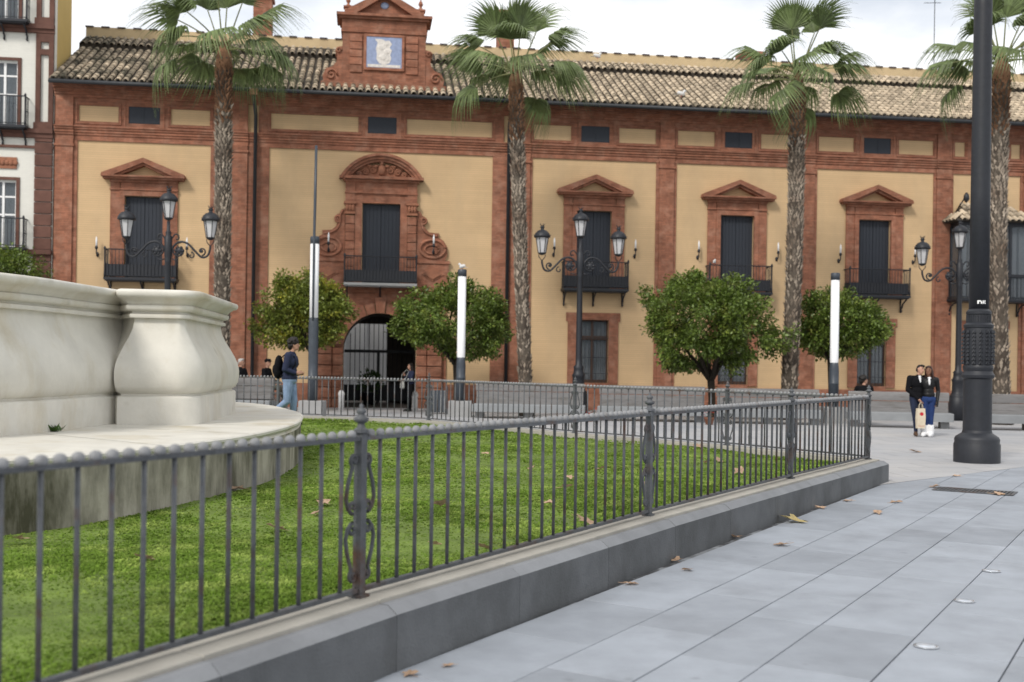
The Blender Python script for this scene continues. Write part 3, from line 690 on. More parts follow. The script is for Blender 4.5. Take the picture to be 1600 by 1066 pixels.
# ---- balcony doors with pediment
def balcony(cx, half, zf, proj_, ztop, par, nb, screen=True, slab_mat='iron'):
    b = MB(); b.box(cx-half, cx+half, -proj_, -.001, zf-.09, zf); b.box(cx-half+.04, cx+half-.04, -proj_+.04, -.001, zf-.13, zf-.09)
    bo = b.build('balcony', slab_mat, par)
    r = MB(); r.tube([(cx-half+.03, -.02, ztop), (cx-half+.03, -proj_+.04, ztop), (cx+half-.03, -proj_+.04, ztop), (cx+half-.03, -.02, ztop)], .022, 6); r.tube([(cx-half+.03, -.02, zf+.06), (cx-half+.03, -proj_+.04, zf+.06), (cx+half-.03, -proj_+.04, zf+.06), (cx+half-.03, -.02, zf+.06)], .016, 6)
    r.build('hand_rail', 'iron', bo)
    me = MB().tube([(0, 0, zf), (0, 0, (zf+ztop)/2-.02), (0, 0, (zf+ztop)/2), (0, 0, (zf+ztop)/2+.02), (0, 0, ztop)], [.010, .010, .02, .010, .010], 5).mesh('baluster', 'iron')
    for k in range(nb): put('baluster', me, bo, (cx-half+.03+(2*half-.06)*k/(nb-1), -proj_+.04, 0))
    for k in range(1, 5):
        for sx in (-1, 1): put('baluster', me, bo, (cx+sx*(half-.03), -proj_+.04+(proj_-.06)*k/5, 0))
    for sx in (-1, 1):
        m2 = MB(); m2.lathe([(.03, zf), (.035, zf+.1), (.026, zf+.2), (.026, ztop-.05), (.04, ztop), (.045, ztop+.05), (.02, ztop+.09), (.003, ztop+.11)], 8, (cx+sx*(half-.03), -proj_+.04, 0)); m2.build('corner_post', 'iron', bo, True)
    if screen:
        m2 = MB(); m2.box(cx-half+.06, cx+half-.06, -proj_+.065, -proj_+.07, zf+.03, zf+.46); m2.box(cx-half+.05, cx-half+.055, -proj_+.07, -.02, zf+.03, zf+.46); m2.box(cx+half-.055, cx+half-.05, -proj_+.07, -.02, zf+.03, zf+.46); m2.build('screen', 'iron', bo)
    for sx in (-1, 0, 1):
        m2 = MB(); xx = cx+sx*(half-.12)
        pts = [(-.02, zf-.62), (-.12, zf-.60)]+[(p[0], p[1]) for p in spiral(-.15, zf-.50, .09, .05, -1.2, 1.5, 6)]+[(-.2, zf-.32), (-.42, zf-.2), (-proj_+.1, zf-.14)]
        m2.tube([(xx, p[0], p[1]) for p in pts], .032, 6); m2.tube([(xx, -.02, zf-.62), (xx, -.02, zf-.12)], .03, 6); m2.build('bracket', 'iron', bo, True)
    return bo
def shutters(cx, half, z0, z1, y=.12):
    for k in (-1, 1):
        x0, x1 = (cx-half, cx-.004) if k < 0 else (cx+.004, cx+half)
        s = MB(); s.box(x0+.001, x1-.001, y, y+.05, z0+.001, z1-.001); so_ = s.build('shutter', 'shutter', bld)
        n = 5; wv = (x1-x0)/n; me = MB().box(-wv/2+.008, wv/2-.008, -.014, 0, z0+.04, z1-.04).mesh('shutter_board', 'shutter')
        for i in range(n): put('shutter_board', me, so_, (x0+wv*(i+.5), y, 0))
ZF = Z(4.26)
for c in DOORS:
    x = X(c); h = X(.6); ho = X(1.05)
    s = MB(); zt = Z(6.92)
    for sx in (-1, 1):
        s.box(x+sx*h, x+sx*(h+.17), -.12, .02, ZF, zt+.17) if sx > 0 else s.box(x-h-.17, x-h, -.12, .02, ZF, zt+.17)
        s.box(x+sx*(h+.172), x+sx*ho, -.08, .02, ZF, Z(7.42))
    s.box(x-h+.001, x+h-.001, -.12, .02, zt, zt+.168); s.box(x-ho+.35, x+ho-.35, -.075, .02, zt+.17, Z(7.42))
    s.box(x-ho-.02, x+ho+.02, -.13, .02, Z(7.10), Z(7.14)); s.box(x-ho-.02, x+ho+.02, -.15, .02, Z(7.35), Z(7.43))
    sur = bpart(s, 'door_surround', 'brick_plain')
    p = MB(); hw = X(1.30); zb = Z(7.43); za = Z(8.12)
    p.box(x-hw+.05, x+hw-.05, -.30, .0, zb, zb+.07); p.box(x-hw, x+hw, -.38, .0, zb+.072, zb+.13)
    for sx in (-1, 1):
        q = [(x+sx*hw, zb+.132), (x+sx*(hw-.02), zb+.20), (x, za), (x, za-.17), (x+sx*(hw-.42), zb+.132)]
        q2 = [(x+sx*(hw-.05), zb+.1325), (x, za-.1), (x, za-.26), (x+sx*(hw-.62), zb+.1325)]
        if sx > 0: q = q[::1]
        else: q = q[::-1]; q2 = q2[::-1]
        p.prism_y(q, -.37, .0); p.prism_y(q2, -.27, -.001)
    p.build('pediment', 'brick_plain', sur)
    shutters(x, h, ZF, zt)
    balcony(x, X(1.12), ZF, .62, ZF+.98, bld, 21)
# ---- candle lights
for t, z in ((-9.05, 5.27), (-6.24, 5.32), (-1.72, 5.6), (1.72, 5.62), (5.79, 5.66), (8.59, 5.68), (10.81, 5.70), (13.64, 5.72), (15.90, 5.72), (18.65, 5.74)):
    x, z = X(t), Z(z); yo = -.16 if abs(t) < 2 else 0
    c = MB(); c.tube([(x, yo, z-.28), (x, yo-.12, z-.33), (x, yo-.2, z-.24), (x, yo-.2, z-.1)], .022, 6); c.lathe([(.03, -.12), (.06, -.08), (.05, -.04), (.035, 0)], 8, (x, yo-.2, z-.0)); c.ell((x, yo-.02, z-.29), (.05, .03, .09), 8, 6)
    co = bpart(c, 'candle_bracket', 'iron', True)
    c = MB(); c.lathe([(.034, 0), (.034, .2), (.03, .24), (.02, .29), (.004, .34)], 8, (x, yo-.2, z)); c.build('candle_lamp', 'lamp_white', co, True)
# ---- ground floor windows
for c in GW:
    x = X(c); h = X(.54); z0, z1 = Z(1.08), Z(3.22); ho = X(.87); zt = Z(3.46)
    s = MB(); s.box(x-ho, x-h, -.06, .02, z0-.06, zt-.32); s.box(x+h, x+ho, -.06, .02, z0-.06, zt-.32); s.box(x-ho-.07, x-h, -.06, .02, zt-.32, zt); s.box(x+h, x+ho+.07, -.06, .02, zt-.32, zt); s.box(x-h+.001, x+h-.001, -.058, .02, z1, zt-.002)
    s.box(x-h+.001, x+h-.001, -.05, .02, z0-.2, z0); bpart(s, 'window_surround', 'brick_plain')
    w_ = MB(); fw = .06
    w_.box(x-h, x-h+fw, .1, .16, z0, z1); w_.box(x+h-fw, x+h, .1, .16, z0, z1); w_.box(x-.045, x+.045, .09, .16, z0, z1); w_.box(x-h+fw, x+h-fw, .1, .16, z0, z0+.12); w_.box(x-h+fw, x+h-fw, .1, .16, z1-.06, z1); w_.box(x-h+fw, x+h-fw, .095, .16, z0+1.62, z0+1.76)
    wo = bpart(w_, 'window', 'wood_dark')
    for sx in (-1, 1):
        a, b = (x-h+fw, x-.045) if sx < 0 else (x+.045, x+h-fw)
        for q0, q1 in ((z0+.12, z0+1.62), (z0+1.76, z1-.06)): MB().box(a, b, .12, .126, q0, q1).build('pane', 'pane', wo)
    cu = MB(); n = 28; pts = [(x-h+fw+(2*h-2*fw)*i/n, .22+.03*math.sin(i*1.5)) for i in range(n+1)]
    for i in range(n): a, b = pts[i], pts[i+1]; cu.add([(a[0], a[1], z0+.05), (b[0], b[1], z0+.05), (b[0], b[1], z1), (a[0], a[1], z1)], [(0, 1, 2, 3)])
    cu.build('curtain', 'curtain', wo)
    gr = MB()
    for zz in (z0+.35, z0+.95, z0+1.68): gr.box(x-h-.0, x+h, -.01, .005, zz-.012, zz+.012)
    go = gr.build('window_grille', 'iron', bld); me = MB().tube([(0, -.004, z0), (0, -.004, z1)], .011, 5).mesh('grille_bar', 'iron')
    for k in range(1, 8): put('grille_bar', me, go, (x-h+2*h*k/8, 0, 0))
# ---- central portal
cx = X(-.02); h = X(.63); zt = Z(6.93); BP = 'brick_plain'
s = MB(); ho = X(.86)
s.box(cx-ho, cx-h, -.14, .02, ZF, Z(7.16)); s.box(cx+h, cx+ho, -.14, .02, ZF, Z(7.16)); s.box(cx-h+.001, cx+h-.001, -.14, .02, zt, Z(7.16)-.001)
por = bpart(s, 'portal_surround', BP)
for sx in (-1, 1):
    z = ZF; k = 0; x0, x1 = sorted((cx+sx*(ho+.01), cx+sx*X(1.17)))
    while z < Z(6.55)-.05:
        MB().cbox(x0, x1, -.17-(.02 if k % 2 else 0), .0, z+.012, z+.30, .015).build('block', BP, por); z += .31; k += 1
    c = MB(); c.box(x0-.03, x1+.03, -.2, 0, Z(6.55), Z(6.62)); c.box(x0, x1, -.18, 0, Z(6.62), Z(6.88)); c.box(x0-.06, x1+.06, -.24, 0, Z(6.88), Z(6.96))
    for q in (-.1, 0, .1): c.ell(((x0+x1)/2+q, -.2, Z(6.75)), (.06, .06, .12), 8, 6)
    c.build('capital', 'terracotta', por)
    c = MB(); c.box(x0-.01, x1+.01, -.16, 0, Z(6.965), Z(7.66)); c.build('entablature_block', BP, por)
s = MB(); s.box(cx-ho, cx+ho, -.11, .0, Z(7.165), Z(7.62)); s.box(cx-X(1.2), cx+X(1.2), -.185, 0, Z(7.24), Z(7.30)); s.box(cx-X(1.24), cx+X(1.24), -.22, 0, Z(7.62), Z(7.70)); s.build('entablature', BP, por)
hw = X(1.38); zb = Z(7.70); za = Z(8.55); sg = za-zb; rr = (hw*hw+sg*sg)/(2*sg); zc = za-rr; a0 = math.asin((zb-zc)/rr)
p = MB(); p.box(cx-hw, cx+hw, -.38, 0, zb, zb+.10)
for dr, yy in ((0, -.42), (.10, -.34), (.19, -.26)):
    o_ = arc(cx, zc, rr-dr, a0+.02*(dr > 0), math.pi-a0-.02*(dr > 0), 22); i_ = arc(cx, zc, rr-dr-.10, a0+.03, math.pi-a0-.03, 22)
    for k in range(22):
        if min(o_[k][1], i_[k][1]) < zb+.02 and dr > 0 and k in (0, 21): continue
        p.prism_y([o_[k+1], i_[k+1], i_[k], o_[k]][::-1], yy, -.002)
pe = p.build('segmental_pediment', BP, por)
o_ = arc(cx, zc, rr-.27, a0+.08, math.pi-a0-.08, 16); t_ = MB(); t_.prism_y([(cx-hw+.3, zb+.101)]+[q for q in o_[::-1] if q[1] > zb+.11]+[(cx+hw-.3, zb+.101)][:1], -.12, -.003) if False else None
t_ = MB(); t_.box(cx-hw+.35, cx+hw-.35, -.10, -.003, zb+.101, zb+.33); t_.box(cx-hw+.75, cx+hw-.75, -.10, -.003, zb+.33, zb+.55); t_.build('tympanum', 'terracotta', pe)
orn = MB()
orn.ell((cx, -.17, zb+.36), (.14, .10, .2), 10, 8); orn.ell((cx, -.2, zb+.6), (.08, .06, .08), 8, 6)
for sx in (-1, 1):
    for (ox, oz, r) in ((.32, .36, .15), (.58, .28, .13), (.82, .2, .10)): orn.tube([(cx+sx*(ox+q[0]), -.14, zb+oz+q[1]) for q in spiral(0, 0, r, .02, 0, 3.6*math.pi, 18)], .03, 5)
    orn.ell((cx+sx*.2, -.15, zb+.5), (.1, .06, .06), 8, 6); orn.ell((cx+sx*.45, -.15, zb+.5), (.1, .05, .05), 8, 6)
orn.build('relief_ornament', 'terracotta', pe, True)
for sx in (-1, 1):
    v = MB()
    def xz(t, z): return (cx+sx*X(t), Z(z))
    body = [(1.18, 5.08), (2.12, 5.08), (2.22, 5.3), (2.2, 5.55), (2.08, 5.75), (1.9, 5.86), (1.92, 6.0), (1.78, 6.0), (1.6, 6.02), (1.47, 6.14), (1.42, 6.3), (1.5, 6.42), (1.44, 6.54), (1.32, 6.56), (1.26, 6.7), (1.18, 6.75)]
    q = [xz(*a) for a in body]; q = q if sx > 0 else q[::-1]
    v.prism_y(q, -.10, -.001); vo = v.build('volute', BP, por)
    r_ = MB()
    edge = [(1.26, 6.68), (1.34, 6.5), (1.34, 6.3), (1.42, 6.08), (1.6, 5.95), (1.86, 5.9)]
    r_.tube([(cx+sx*X(a), -.12, Z(b)) for a, b in catmull(edge, 5, False)], .045, 6)
    r_.tube([(cx+sx*(X(1.40)+a), -.13, Z(6.40)+b) for a, b in spiral(0, 0, .14, .02, -2, 7, 16)], .04, 6)
    ov = [(1.72+.42*math.cos(a), 5.47+.30*math.sin(a)) for a in np.linspace(0, 2*math.pi, 25)]; r_.tube([(cx+sx*X(a), -.12, Z(b)) for a, b in ov], .055, 6)
    ov = [(1.70+.24*math.cos(a), 5.45+.15*math.sin(a)) for a in np.linspace(0, 2*math.pi, 21)]; r_.tube([(cx+sx*X(a), -.11, Z(b)) for a, b in ov], .04, 6)
    r_.build('scroll_moulding', BP, vo, True)
    pd = MB(); x0, x1 = sorted((cx+sx*X(1.2), cx+sx*X(2.26))); pd.box(x0, x1, -.12, 0, Z(4.25), Z(4.98)); pd.box(x0-.04, x1+.04, -.17, 0, Z(4.98), Z(5.08)); pd.box(x0-.04, x1+.04, -.17, 0, Z(4.18), Z(4.26))
    po_ = pd.build('pedestal', BP, por); mxx = (x0+x1)/2; mz = Z(4.62); dm = MB()
    for r0, yy in ((.42, -.15), (.30, -.19)): dm.prism_y([(mxx-r0, mz), (mxx, mz-r0*.62), (mxx+r0, mz), (mxx, mz+r0*.62)], yy, -.11)
    dm.build('diamond_boss', 'terracotta', po_)
shutters(cx, h, ZF, zt, .1)
balcony(cx, X(1.19), ZF, .75, ZF+.95, bld, 24, slab_mat='concrete')
# arch: base field, rusticated blocks, voussoirs, keystone
s = MB(); s.box(X(-2.05), X(-1.3), -.06, .0, -.3, Z(4.1)); s.box(X(1.3), X(2.2), -.06, .0, -.3, Z(4.1))
r1 = ra+.40; A1 = arc(0, zs, r1-.02, 0, math.pi, 20)
for k in range(20):
    a, b = A1[k], A1[k+1]; s.add([(max(-X(1.3), min(X(1.3), a[0])), -.06, min(a[1], Z(4.1))), (max(-X(1.3), min(X(1.3), a[0])), -.06, Z(4.1)), (max(-X(1.3), min(X(1.3), b[0])), -.06, Z(4.1)), (max(-X(1.3), min(X(1.3), b[0])), -.06, min(b[1], Z(4.1)))], [(0, 1, 2, 3)])
s.box(X(-2.1), X(2.25), -.20, 0, Z(4.06), Z(4.16)); s.box(X(-2.05), X(2.2), -.13, 0, Z(3.97), Z(4.06))
ag = bpart(s, 'gateway_surround', BP)
for sx in (-1, 1):
    z = -.05; k = 0
    while z < zs-.1:
        hh = .40
        for a, b, yy in ((ra+.002, ra+.40, -.14), (ra+.41, ra+.95, -.20)):
            x0, x1 = sorted((sx*a, sx*b)); MB().cbox(x0, x1, yy, .03 if yy > -.15 else -.05, z+.018, z+hh-.018, .03).build('rustic_block', BP, ag)
        z += hh; k += 1
    for zz in (z, z+.4, z+.8):
        if zz+.4 < Z(3.95): x0, x1 = sorted((sx*(ra+.55), sx*(ra+.95))); MB().cbox(x0, x1, -.18, -.05, zz+.018, zz+.382, .03).build('rustic_block', BP, ag)
nv = 13
for k in range(nv):
    a, b = math.pi*k/nv+.012, math.pi*(k+1)/nv-.012; i_ = arc(0, zs, ra+.002, a, b, 3); key = k == nv//2; oo = arc(0, zs, ra+(.58 if key else .38), a, b, 3)
    MB().prism_y((oo+i_[::-1]), -.22 if key else -.14, .03).build('keystone' if key else 'voussoir', BP, ag)
# passage behind the arch, iron gate, white courtyard
ps = MB(); PD = 5.2
A2 = arc(0, zs, ra+.08, 0, math.pi, 16); pr = [(ra+.08, -.05)]+A2+[(-ra-.08, -.05)]
for k in range(len(pr)-1):
    a, b = pr[k], pr[k+1]; ps.add([(a[0], .31, a[1]), (b[0], .31, b[1]), (b[0], PD, b[1]), (a[0], PD, a[1])], [(0, 3, 2, 1)])
# end wall with an off-centre opening
ps.box(.35, ra+.2, PD, PD+.3, -.05, Z(3.6)); ps.box(-ra-.2, .35, PD, PD+.3, 3.25, Z(3.6))
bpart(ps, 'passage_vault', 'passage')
pf = MB(); pf.box(-ra-.1, ra+.1, .02, PD+7, -.05, .012); bpart(pf, 'passage_floor', 'passage')
ct = MB(); ct.box(-5.0, 4.0, 13.5, 13.8, -.1, 9); ct.box(-5.2, -5, PD+.3, 13.5, -.1, 7)
cto = bpart(ct, 'courtyard_wall', 'court_white')
for k in range(6): MB().box(-3.6+k*.95, -3.35+k*.95, 13.3, 13.5, 0, 7).build('courtyard_pilaster', 'court_white', cto)
gt = MB(); gy = PD-.6; gt.box(-ra-.05, ra+.05, gy-.03, gy+.03, 2.05, 2.17); gt.box(-ra-.05, ra+.05, gy-.03, gy+.03, .1, .2); gt.box(-.06, .06, gy-.03, gy+.03, 0, 2.1); gt.box(-ra-.05, ra+.05, gy-.02, gy+.02, .2, .75)
gto = bpart(gt, 'entrance_gate', 'iron')
for k in range(1, 14):
    x = -ra+2*ra*k/14; top = zs+math.sqrt(max(0, ra*ra-x*x)); MB().tube([(x, gy, .1), (x, gy, top)], .016, 5).build('gate_bar', 'iron', gto)

# ---- mirador (glazed bay) on the right bay
mcx = X(21.3); mh = X(1.32); mz0, mz1 = Z(4.2), Z(6.75); pj = .85
o_ = MB(); o_.box(mcx-mh, mcx+mh, -pj, -.001, mz0-.12, mz0); o_.box(mcx-mh+.02, mcx+mh-.02, -pj+.02, -.001, mz1, mz1+.14)
for xx in (mcx-mh+.05, mcx-.45*mh, mcx+.45*mh, mcx+mh-.05): o_.box(xx-.05, xx+.05, -pj+.02, -pj+.12, mz0, mz1)
o_.box(mcx-mh+.02, mcx+mh-.02, -pj+.025, -pj+.115, mz0+.86, mz0+.96)
for sx in (-1, 1): o_.box(mcx+sx*(mh-.05)-.05, mcx+sx*(mh-.05)+.05, -.12, -.001, mz0, mz1); o_.box(mcx+sx*(mh-.05)-.04, mcx+sx*(mh-.05)+.04, -pj+.1, -.1, mz0+.87, mz0+.95)
mir = bpart(o_, 'mirador', 'iron')
xs = [mcx-mh+.1, mcx-.45*mh-.05, mcx-.45*mh+.05, mcx+.45*mh-.05, mcx+.45*mh+.05, mcx+mh-.1]
for k in range(3):
    for z0, z1 in ((mz0, mz0+.86), (mz0+.96, mz1)): MB().box(xs[2*k], xs[2*k+1], -pj+.06, -pj+.066, z0, z1).build('pane', 'pane', mir)
    cu = MB(); a, b = xs[2*k], xs[2*k+1]; n = 16
    for sd in (0, 1):
        q0, q1 = (a, a+(b-a)*.42) if sd == 0 else (b-(b-a)*.42, b)
        pts = [(q0+(q1-q0)*i/n, -pj+.16+.025*math.sin(i*1.6)) for i in range(n+1)]
        for i in range(n): c, d = pts[i], pts[i+1]; cu.add([(c[0], c[1], mz0+.05), (d[0], d[1], mz0+.05), (d[0], d[1], mz1-.05), (c[0], c[1], mz1-.05)], [(0, 1, 2, 3)])
    cu.build('curtain', 'curtain', mir)
for sx in (-1, 1): MB().box(mcx+sx*(mh-.05)-.004, mcx+sx*(mh-.05)+.004, -pj+.12, -.12, mz0+.02, mz1).build('pane', 'pane', mir)
mrb = MB(); za_ = mz1+.14; zt_ = za_+.75
mrb.add([(mcx-mh-.28, -pj-.28, za_), (mcx+mh+.28, -pj-.28, za_), (mcx+mh+.28, 0, za_), (mcx-mh-.28, 0, za_), (mcx-mh*.62, -.01, zt_), (mcx+mh*.62, -.01, zt_)], [(0, 1, 5, 4), (1, 2, 5), (3, 0, 4), (0, 3, 2, 1)])
mro = mrb.build('mirador_roof', 'tile_pan', mir); tl2 = math.atan(.75/(pj+.28)); xk = mcx-mh-.22
while xk < mcx+mh+.25:
    fr_ = max(0, (abs(xk-mcx)-mh*.62)/(mh*.38+.28)); ln = (1-fr_)*math.hypot(.75, pj+.28); c = 0
    while c*.38 < ln-.15: put('roof_tile', tile_me, mro, (xk, -pj-.30+c*.38*math.cos(tl2), za_+.02+c*.38*math.sin(tl2)), rot=(tl2, 0, 0)); c += 1
    xk += .245
for sx in (-1, 1):
    yk = -pj-.1
    while yk < -.1: put('roof_tile', tile_me, mro, (mcx+sx*(mh+.3), yk, za_+.02), rot=(R(45), 0, R(90)*sx)); yk += .245
balcony(mcx, mh+.1, mz0, pj+.12, mz0+.85, bld, 20, screen=False)
wl_ = MB(); xx = X(20.25); wl_.tube([(xx, -.05, Z(7.35)), (xx-.1, -.5, Z(7.5)), (xx-.05, -.8, Z(7.75))], .025, 6); wl_.lathe([(.02, .15), (.10, .05), (.12, -.12), (.06, -.2), (.01, -.26)], 8, (xx-.05, -.85, Z(7.75))); bpart(wl_, 'wall_lantern', 'iron', True)

# ---- roof gable with tile picture
d = MB(); x1 = X(1.37); GZ0 = Z(10.75)
yF, yB = -.12, 1.0
d.box(-x1, x1, yF, yB, GZ0, Z(12.62)); d.box(-x1-.05, x1+.05, yF-.05, yB, Z(12.55), Z(12.66)); d.box(-x1-.02, x1+.02, yF-.02, yB, Z(12.66), Z(12.98)); d.box(-x1-.12, x1+.12, yF-.12, yB+.05, Z(12.98), Z(13.06)); d.box(-x1-.22, x1+.22, yF-.22, yB+.1, Z(13.06), Z(13.15))
d.box(X(-2.05), X(2.05), yF-.14, yB, GZ0-.25, GZ0+.14)
gb = bpart(d, 'roof_gable', BP)
for sx in (-1, 1):
    for k in range(5):
        z = Z(11.22)+k*.28; x0, x2 = sorted((sx*X(.72), sx*X(1.12))); MB().cbox(x0, x2, yF-.05, yF+.01, z+.015, z+.265, .012).build('block', BP, gb)
    v = MB(); q = [(sx*X(a), Z(b)) for a, b in ((1.37, 10.88), (1.97, 10.88), (2.0, 11.1), (1.9, 11.32), (1.68, 11.4), (1.56, 11.55), (1.52, 11.8), (1.6, 11.92), (1.52, 12.05), (1.37, 12.08))]
    v.prism_y(q if sx > 0 else q[::-1], yF+.03, yB-.3); vo = v.build('volute', BP, gb)
    r_ = MB(); r_.tube([(sx*X(1.72)+a, yF, Z(11.12)+b) for a, b in spiral(0, 0, .22, .03, 0, 9, 22)], .04, 6); r_.tube([(sx*X(1.48)+a, yF, Z(11.93)+b) for a, b in spiral(0, 0, .11, .02, 0, 8, 16)], .035, 6); r_.build('scroll_moulding', BP, vo, True)
    fi = MB(); zz = Z(13.15); fi.box(sx*X(1.2)-.13, sx*X(1.2)+.13, .1, .36, zz, zz+.30); fi.box(sx*X(1.2)-.17, sx*X(1.2)+.17, .06, .4, zz+.30, zz+.36); fi.lathe([(.14, zz+.36), (.04, zz+.46), (.05, zz+.5), (.09, zz+.57), (.06, zz+.66), (.02, zz+.72), (.02, zz+.8), (.05, zz+.85), (.005, zz+.95)], 8, (sx*X(1.2), .23, 0)); fi.build('finial', BP, gb)
pq = MB(); zb = Z(13.15); za = Z(13.86); hw = X(1.12)
pq.prism_y([(-hw, zb), (hw, zb), (0, za-.1)], yF+.08, yB-.1)
for sx in (-1, 1):
    q = [(sx*(hw+.18), zb), (sx*(hw+.18), zb+.1), (0, za+.1), (0, za-.12), (sx*(hw-.2), zb)]; pq.prism_y(q if sx > 0 else q[::-1], yF-.16, yB)
pqo = pq.build('gable_pediment', BP, gb)
MB().ell((0, yF+.08, zb+.38), (.16, .04, .13), 10, 6).build('boss', 'azulejo', pqo, True)
tp = MB(); a = X(.58); z0, z1 = Z(11.40), Z(12.42); tp.box(-a, a, yF-.06, yF+.0, z0, z1); tpo = tp.build('tile_picture', 'azulejo', gb)
mo = MB(); mo.box(-a-.09, -a-.001, yF-.08, yF, z0-.09, z1+.09); mo.box(a+.001, a+.09, yF-.08, yF, z0-.09, z1+.09); mo.box(-a, a, yF-.08, yF, z1+.001, z1+.09); mo.box(-a, a, yF-.08, yF, z0-.09, z0-.001); mo.build('picture_frame', BP, gb)
em = MB(); mid = (z0+z1)/2-.02
em.prism_y([(-.34, mid+.5), (-.24, mid+.36), (-.30, mid+.15), (-.26, mid-.05), (-.28, mid-.22), (-.18, mid-.38), (0, mid-.44), (.2, mid-.36), (.26, mid-.2), (.22, mid-.06), (.28, mid+.1), (.2, mid+.2), (.28, mid+.34), (.18, mid+.46), (.05, mid+.44), (-.08, mid+.5)][::1], yF-.072, yF-.058)
for q in ((-.1, .2, .14), (.1, .05, .12), (-.05, -.15, .15), (.12, -.25, .08), (.08, .32, .09)): em.ell((q[0], yF-.07, mid+q[1]), (q[2], .02, q[2]*.8), 8, 6)
em.box(-a+.05, a-.05, yF-.068, yF-.058, z0+.02, z0+.12)
em.build('emblem', 'azulejo_white', tpo)

# ------------------------------------------------------------------ white apartment house on the left
wb = thing('apartment_house', BO, 'white apartment house with dark red brick quoins and iron balconies at left edge', 'building', rz=TH)
xr = X(-10.44); xl = xr-14
WH = []; WX = [(-11.98, .32), (-15.0, .32)]
for wx, hwid in WX:
    for z0, z1 in ((5.12, 7.3), (8.97, 11.1), (12.3, 14.4), (1.5, 3.6)): WH.append((X(wx-.42), X(wx+.42), Z(z0), Z(z1)))
m_ = MB(); m_.holes(xl, xr, -.2, Z(17), -.05, WH, .25); m_.build('wall', 'white_wall', wb)
m_ = MB(); m_.box(xr-.25, xr-.001, .21, 2.1, Z(3), Z(17)); m_.build('side_wall', 'yellow_side', wb)
m_ = MB(); m_.box(xl, xr-.3, 1.5, 1.6, 0, Z(17)); m_.build('dark_backing', 'dark_in', wb)
for z0, z1, yy in ((8.80, 8.94, -.2), (8.66, 8.80, -.14), (8.33, 8.41, -.1), (4.95, 5.10, -.22), (12.12, 12.27, -.2), (12.0, 12.12, -.13)):
    m_ = MB(); m_.box(xl, xr-.002, yy-.04, -.049, Z(z0), Z(z1)-.001); m_.build('string_course', 'brick_dark', wb)
pz0, pz1 = X(-11.0), X(-10.46)
z = 0.0
while z < Z(8.68):
    MB().cbox(pz0, pz1, -.15, -.05, z+.012, z+.40, .015).build('quoin', 'brick_dark', wb); z += .42
for a, b in ((8.95, 11.99), (12.28, 15.5)):
    m_ = MB(); m_.box(pz0, pz0+.16, -.15, -.05, Z(a), Z(b)); m_.box(pz1-.16, pz1, -.15, -.05, Z(a), Z(b)); m_.box(pz0+.16, pz1-.16, -.148, -.05, Z(a), Z(a)+.25); m_.box(pz0+.16, pz1-.16, -.148, -.05, Z(b)-.3, Z(b)); m_.box(pz0+.16, pz1-.16, -.148, -.05, Z(b)-.75, Z(b)-.55); m_.box(pz0-.05, pz1, -.18, -.05, Z(a)-.001, Z(a)+.22); m_.build('pilaster', 'brick_dark', wb)
for (wx, hwid) in WX:
    for z0, z1 in ((5.12, 7.3), (8.97, 11.1), (12.3, 14.4)):
        a, b = X(wx-.42), X(wx+.42); q0, q1 = Z(z0), Z(z1); zf = q0+.02
        f_ = MB(); f_.box(a-.12, a, -.09, -.04, q0, q1+.1); f_.box(b, b+.12, -.09, -.04, q0, q1+.1); f_.box(a+.001, b-.001, -.09, -.04, q1, q1+.1); f_.build('window_surround', 'brick_dark', wb)
        f_ = MB(); f_.box(a, a+.07, .08, .14, q0, q1); f_.box(b-.07, b, .08, .14, q0, q1); f_.box((a+b)/2-.04, (a+b)/2+.04, .07, .14, q0, q1); f_.box(a+.07, b-.07, .08, .14, q1-.07, q1); f_.box(a+.07, b-.07, .08, .14, q0, q0+.1); f_.box(a+.07, b-.07, .085, .13, (q0+q1)/2-.03, (q0+q1)/2+.03); f_.box(a+.07, b-.07, .085, .13, q0+1.8, q0+1.86)
        wo = f_.build('window', 'white_paint', wb)
        for sx in (0, 1):
            c0, c1 = (a+.07, (a+b)/2-.04) if sx == 0 else ((a+b)/2+.04, b-.07); MB().box(c0, c1, .1, .106, q0+.1, q1-.07).build('pane', 'pane', wo)
        cu = MB(); cu.box(a+.05, b-.05, .3, .31, q0, q1); cu.build('curtain', 'curtain', wo)
        balcony((a+b)/2, (b-a)/2+.42, zf, .55, zf+1.0, wb, 14, screen=False)
m_ = MB(); m_.box(X(-12.45), X(-11.55), -.10, -.05, Z(7.66), Z(8.02)); rl = m_.build('relief_panel', 'terracotta', wb)
m_ = MB()
for k in range(7): m_.ell((X(-12.4)+.06+k*.14, -.11, Z(7.84)), (.09, .04, .10), 8, 5)
m_.build('relief_ornament', 'terracotta', rl, True)

# ------------------------------------------------------------------ placing helper: image point at a known distance
def at(px, py, y):
    u = (px-800)/FPX; v = (568-py)/FPX
    return Vector((y*(u*cr-v*sr), y, CAM_H+y*(u*sr+v*cr)))
def on_paving(px, py):
    """point of the sloping near paving seen at px, py"""
    z = 0.0
    for _ in range(6): y = (CAM_H-z)*FPX/(py-568-.0145*(px-800)); z = ground_z(y)
    return on_ground(px, y, z)
def on_ground(px, y, z=0.0):
    """ground point in image column px at distance y"""
    u = (px-800)/FPX; v = ((z-CAM_H)/y-u*sr)/cr
    return Vector((y*(u*cr-v*sr), y, z))

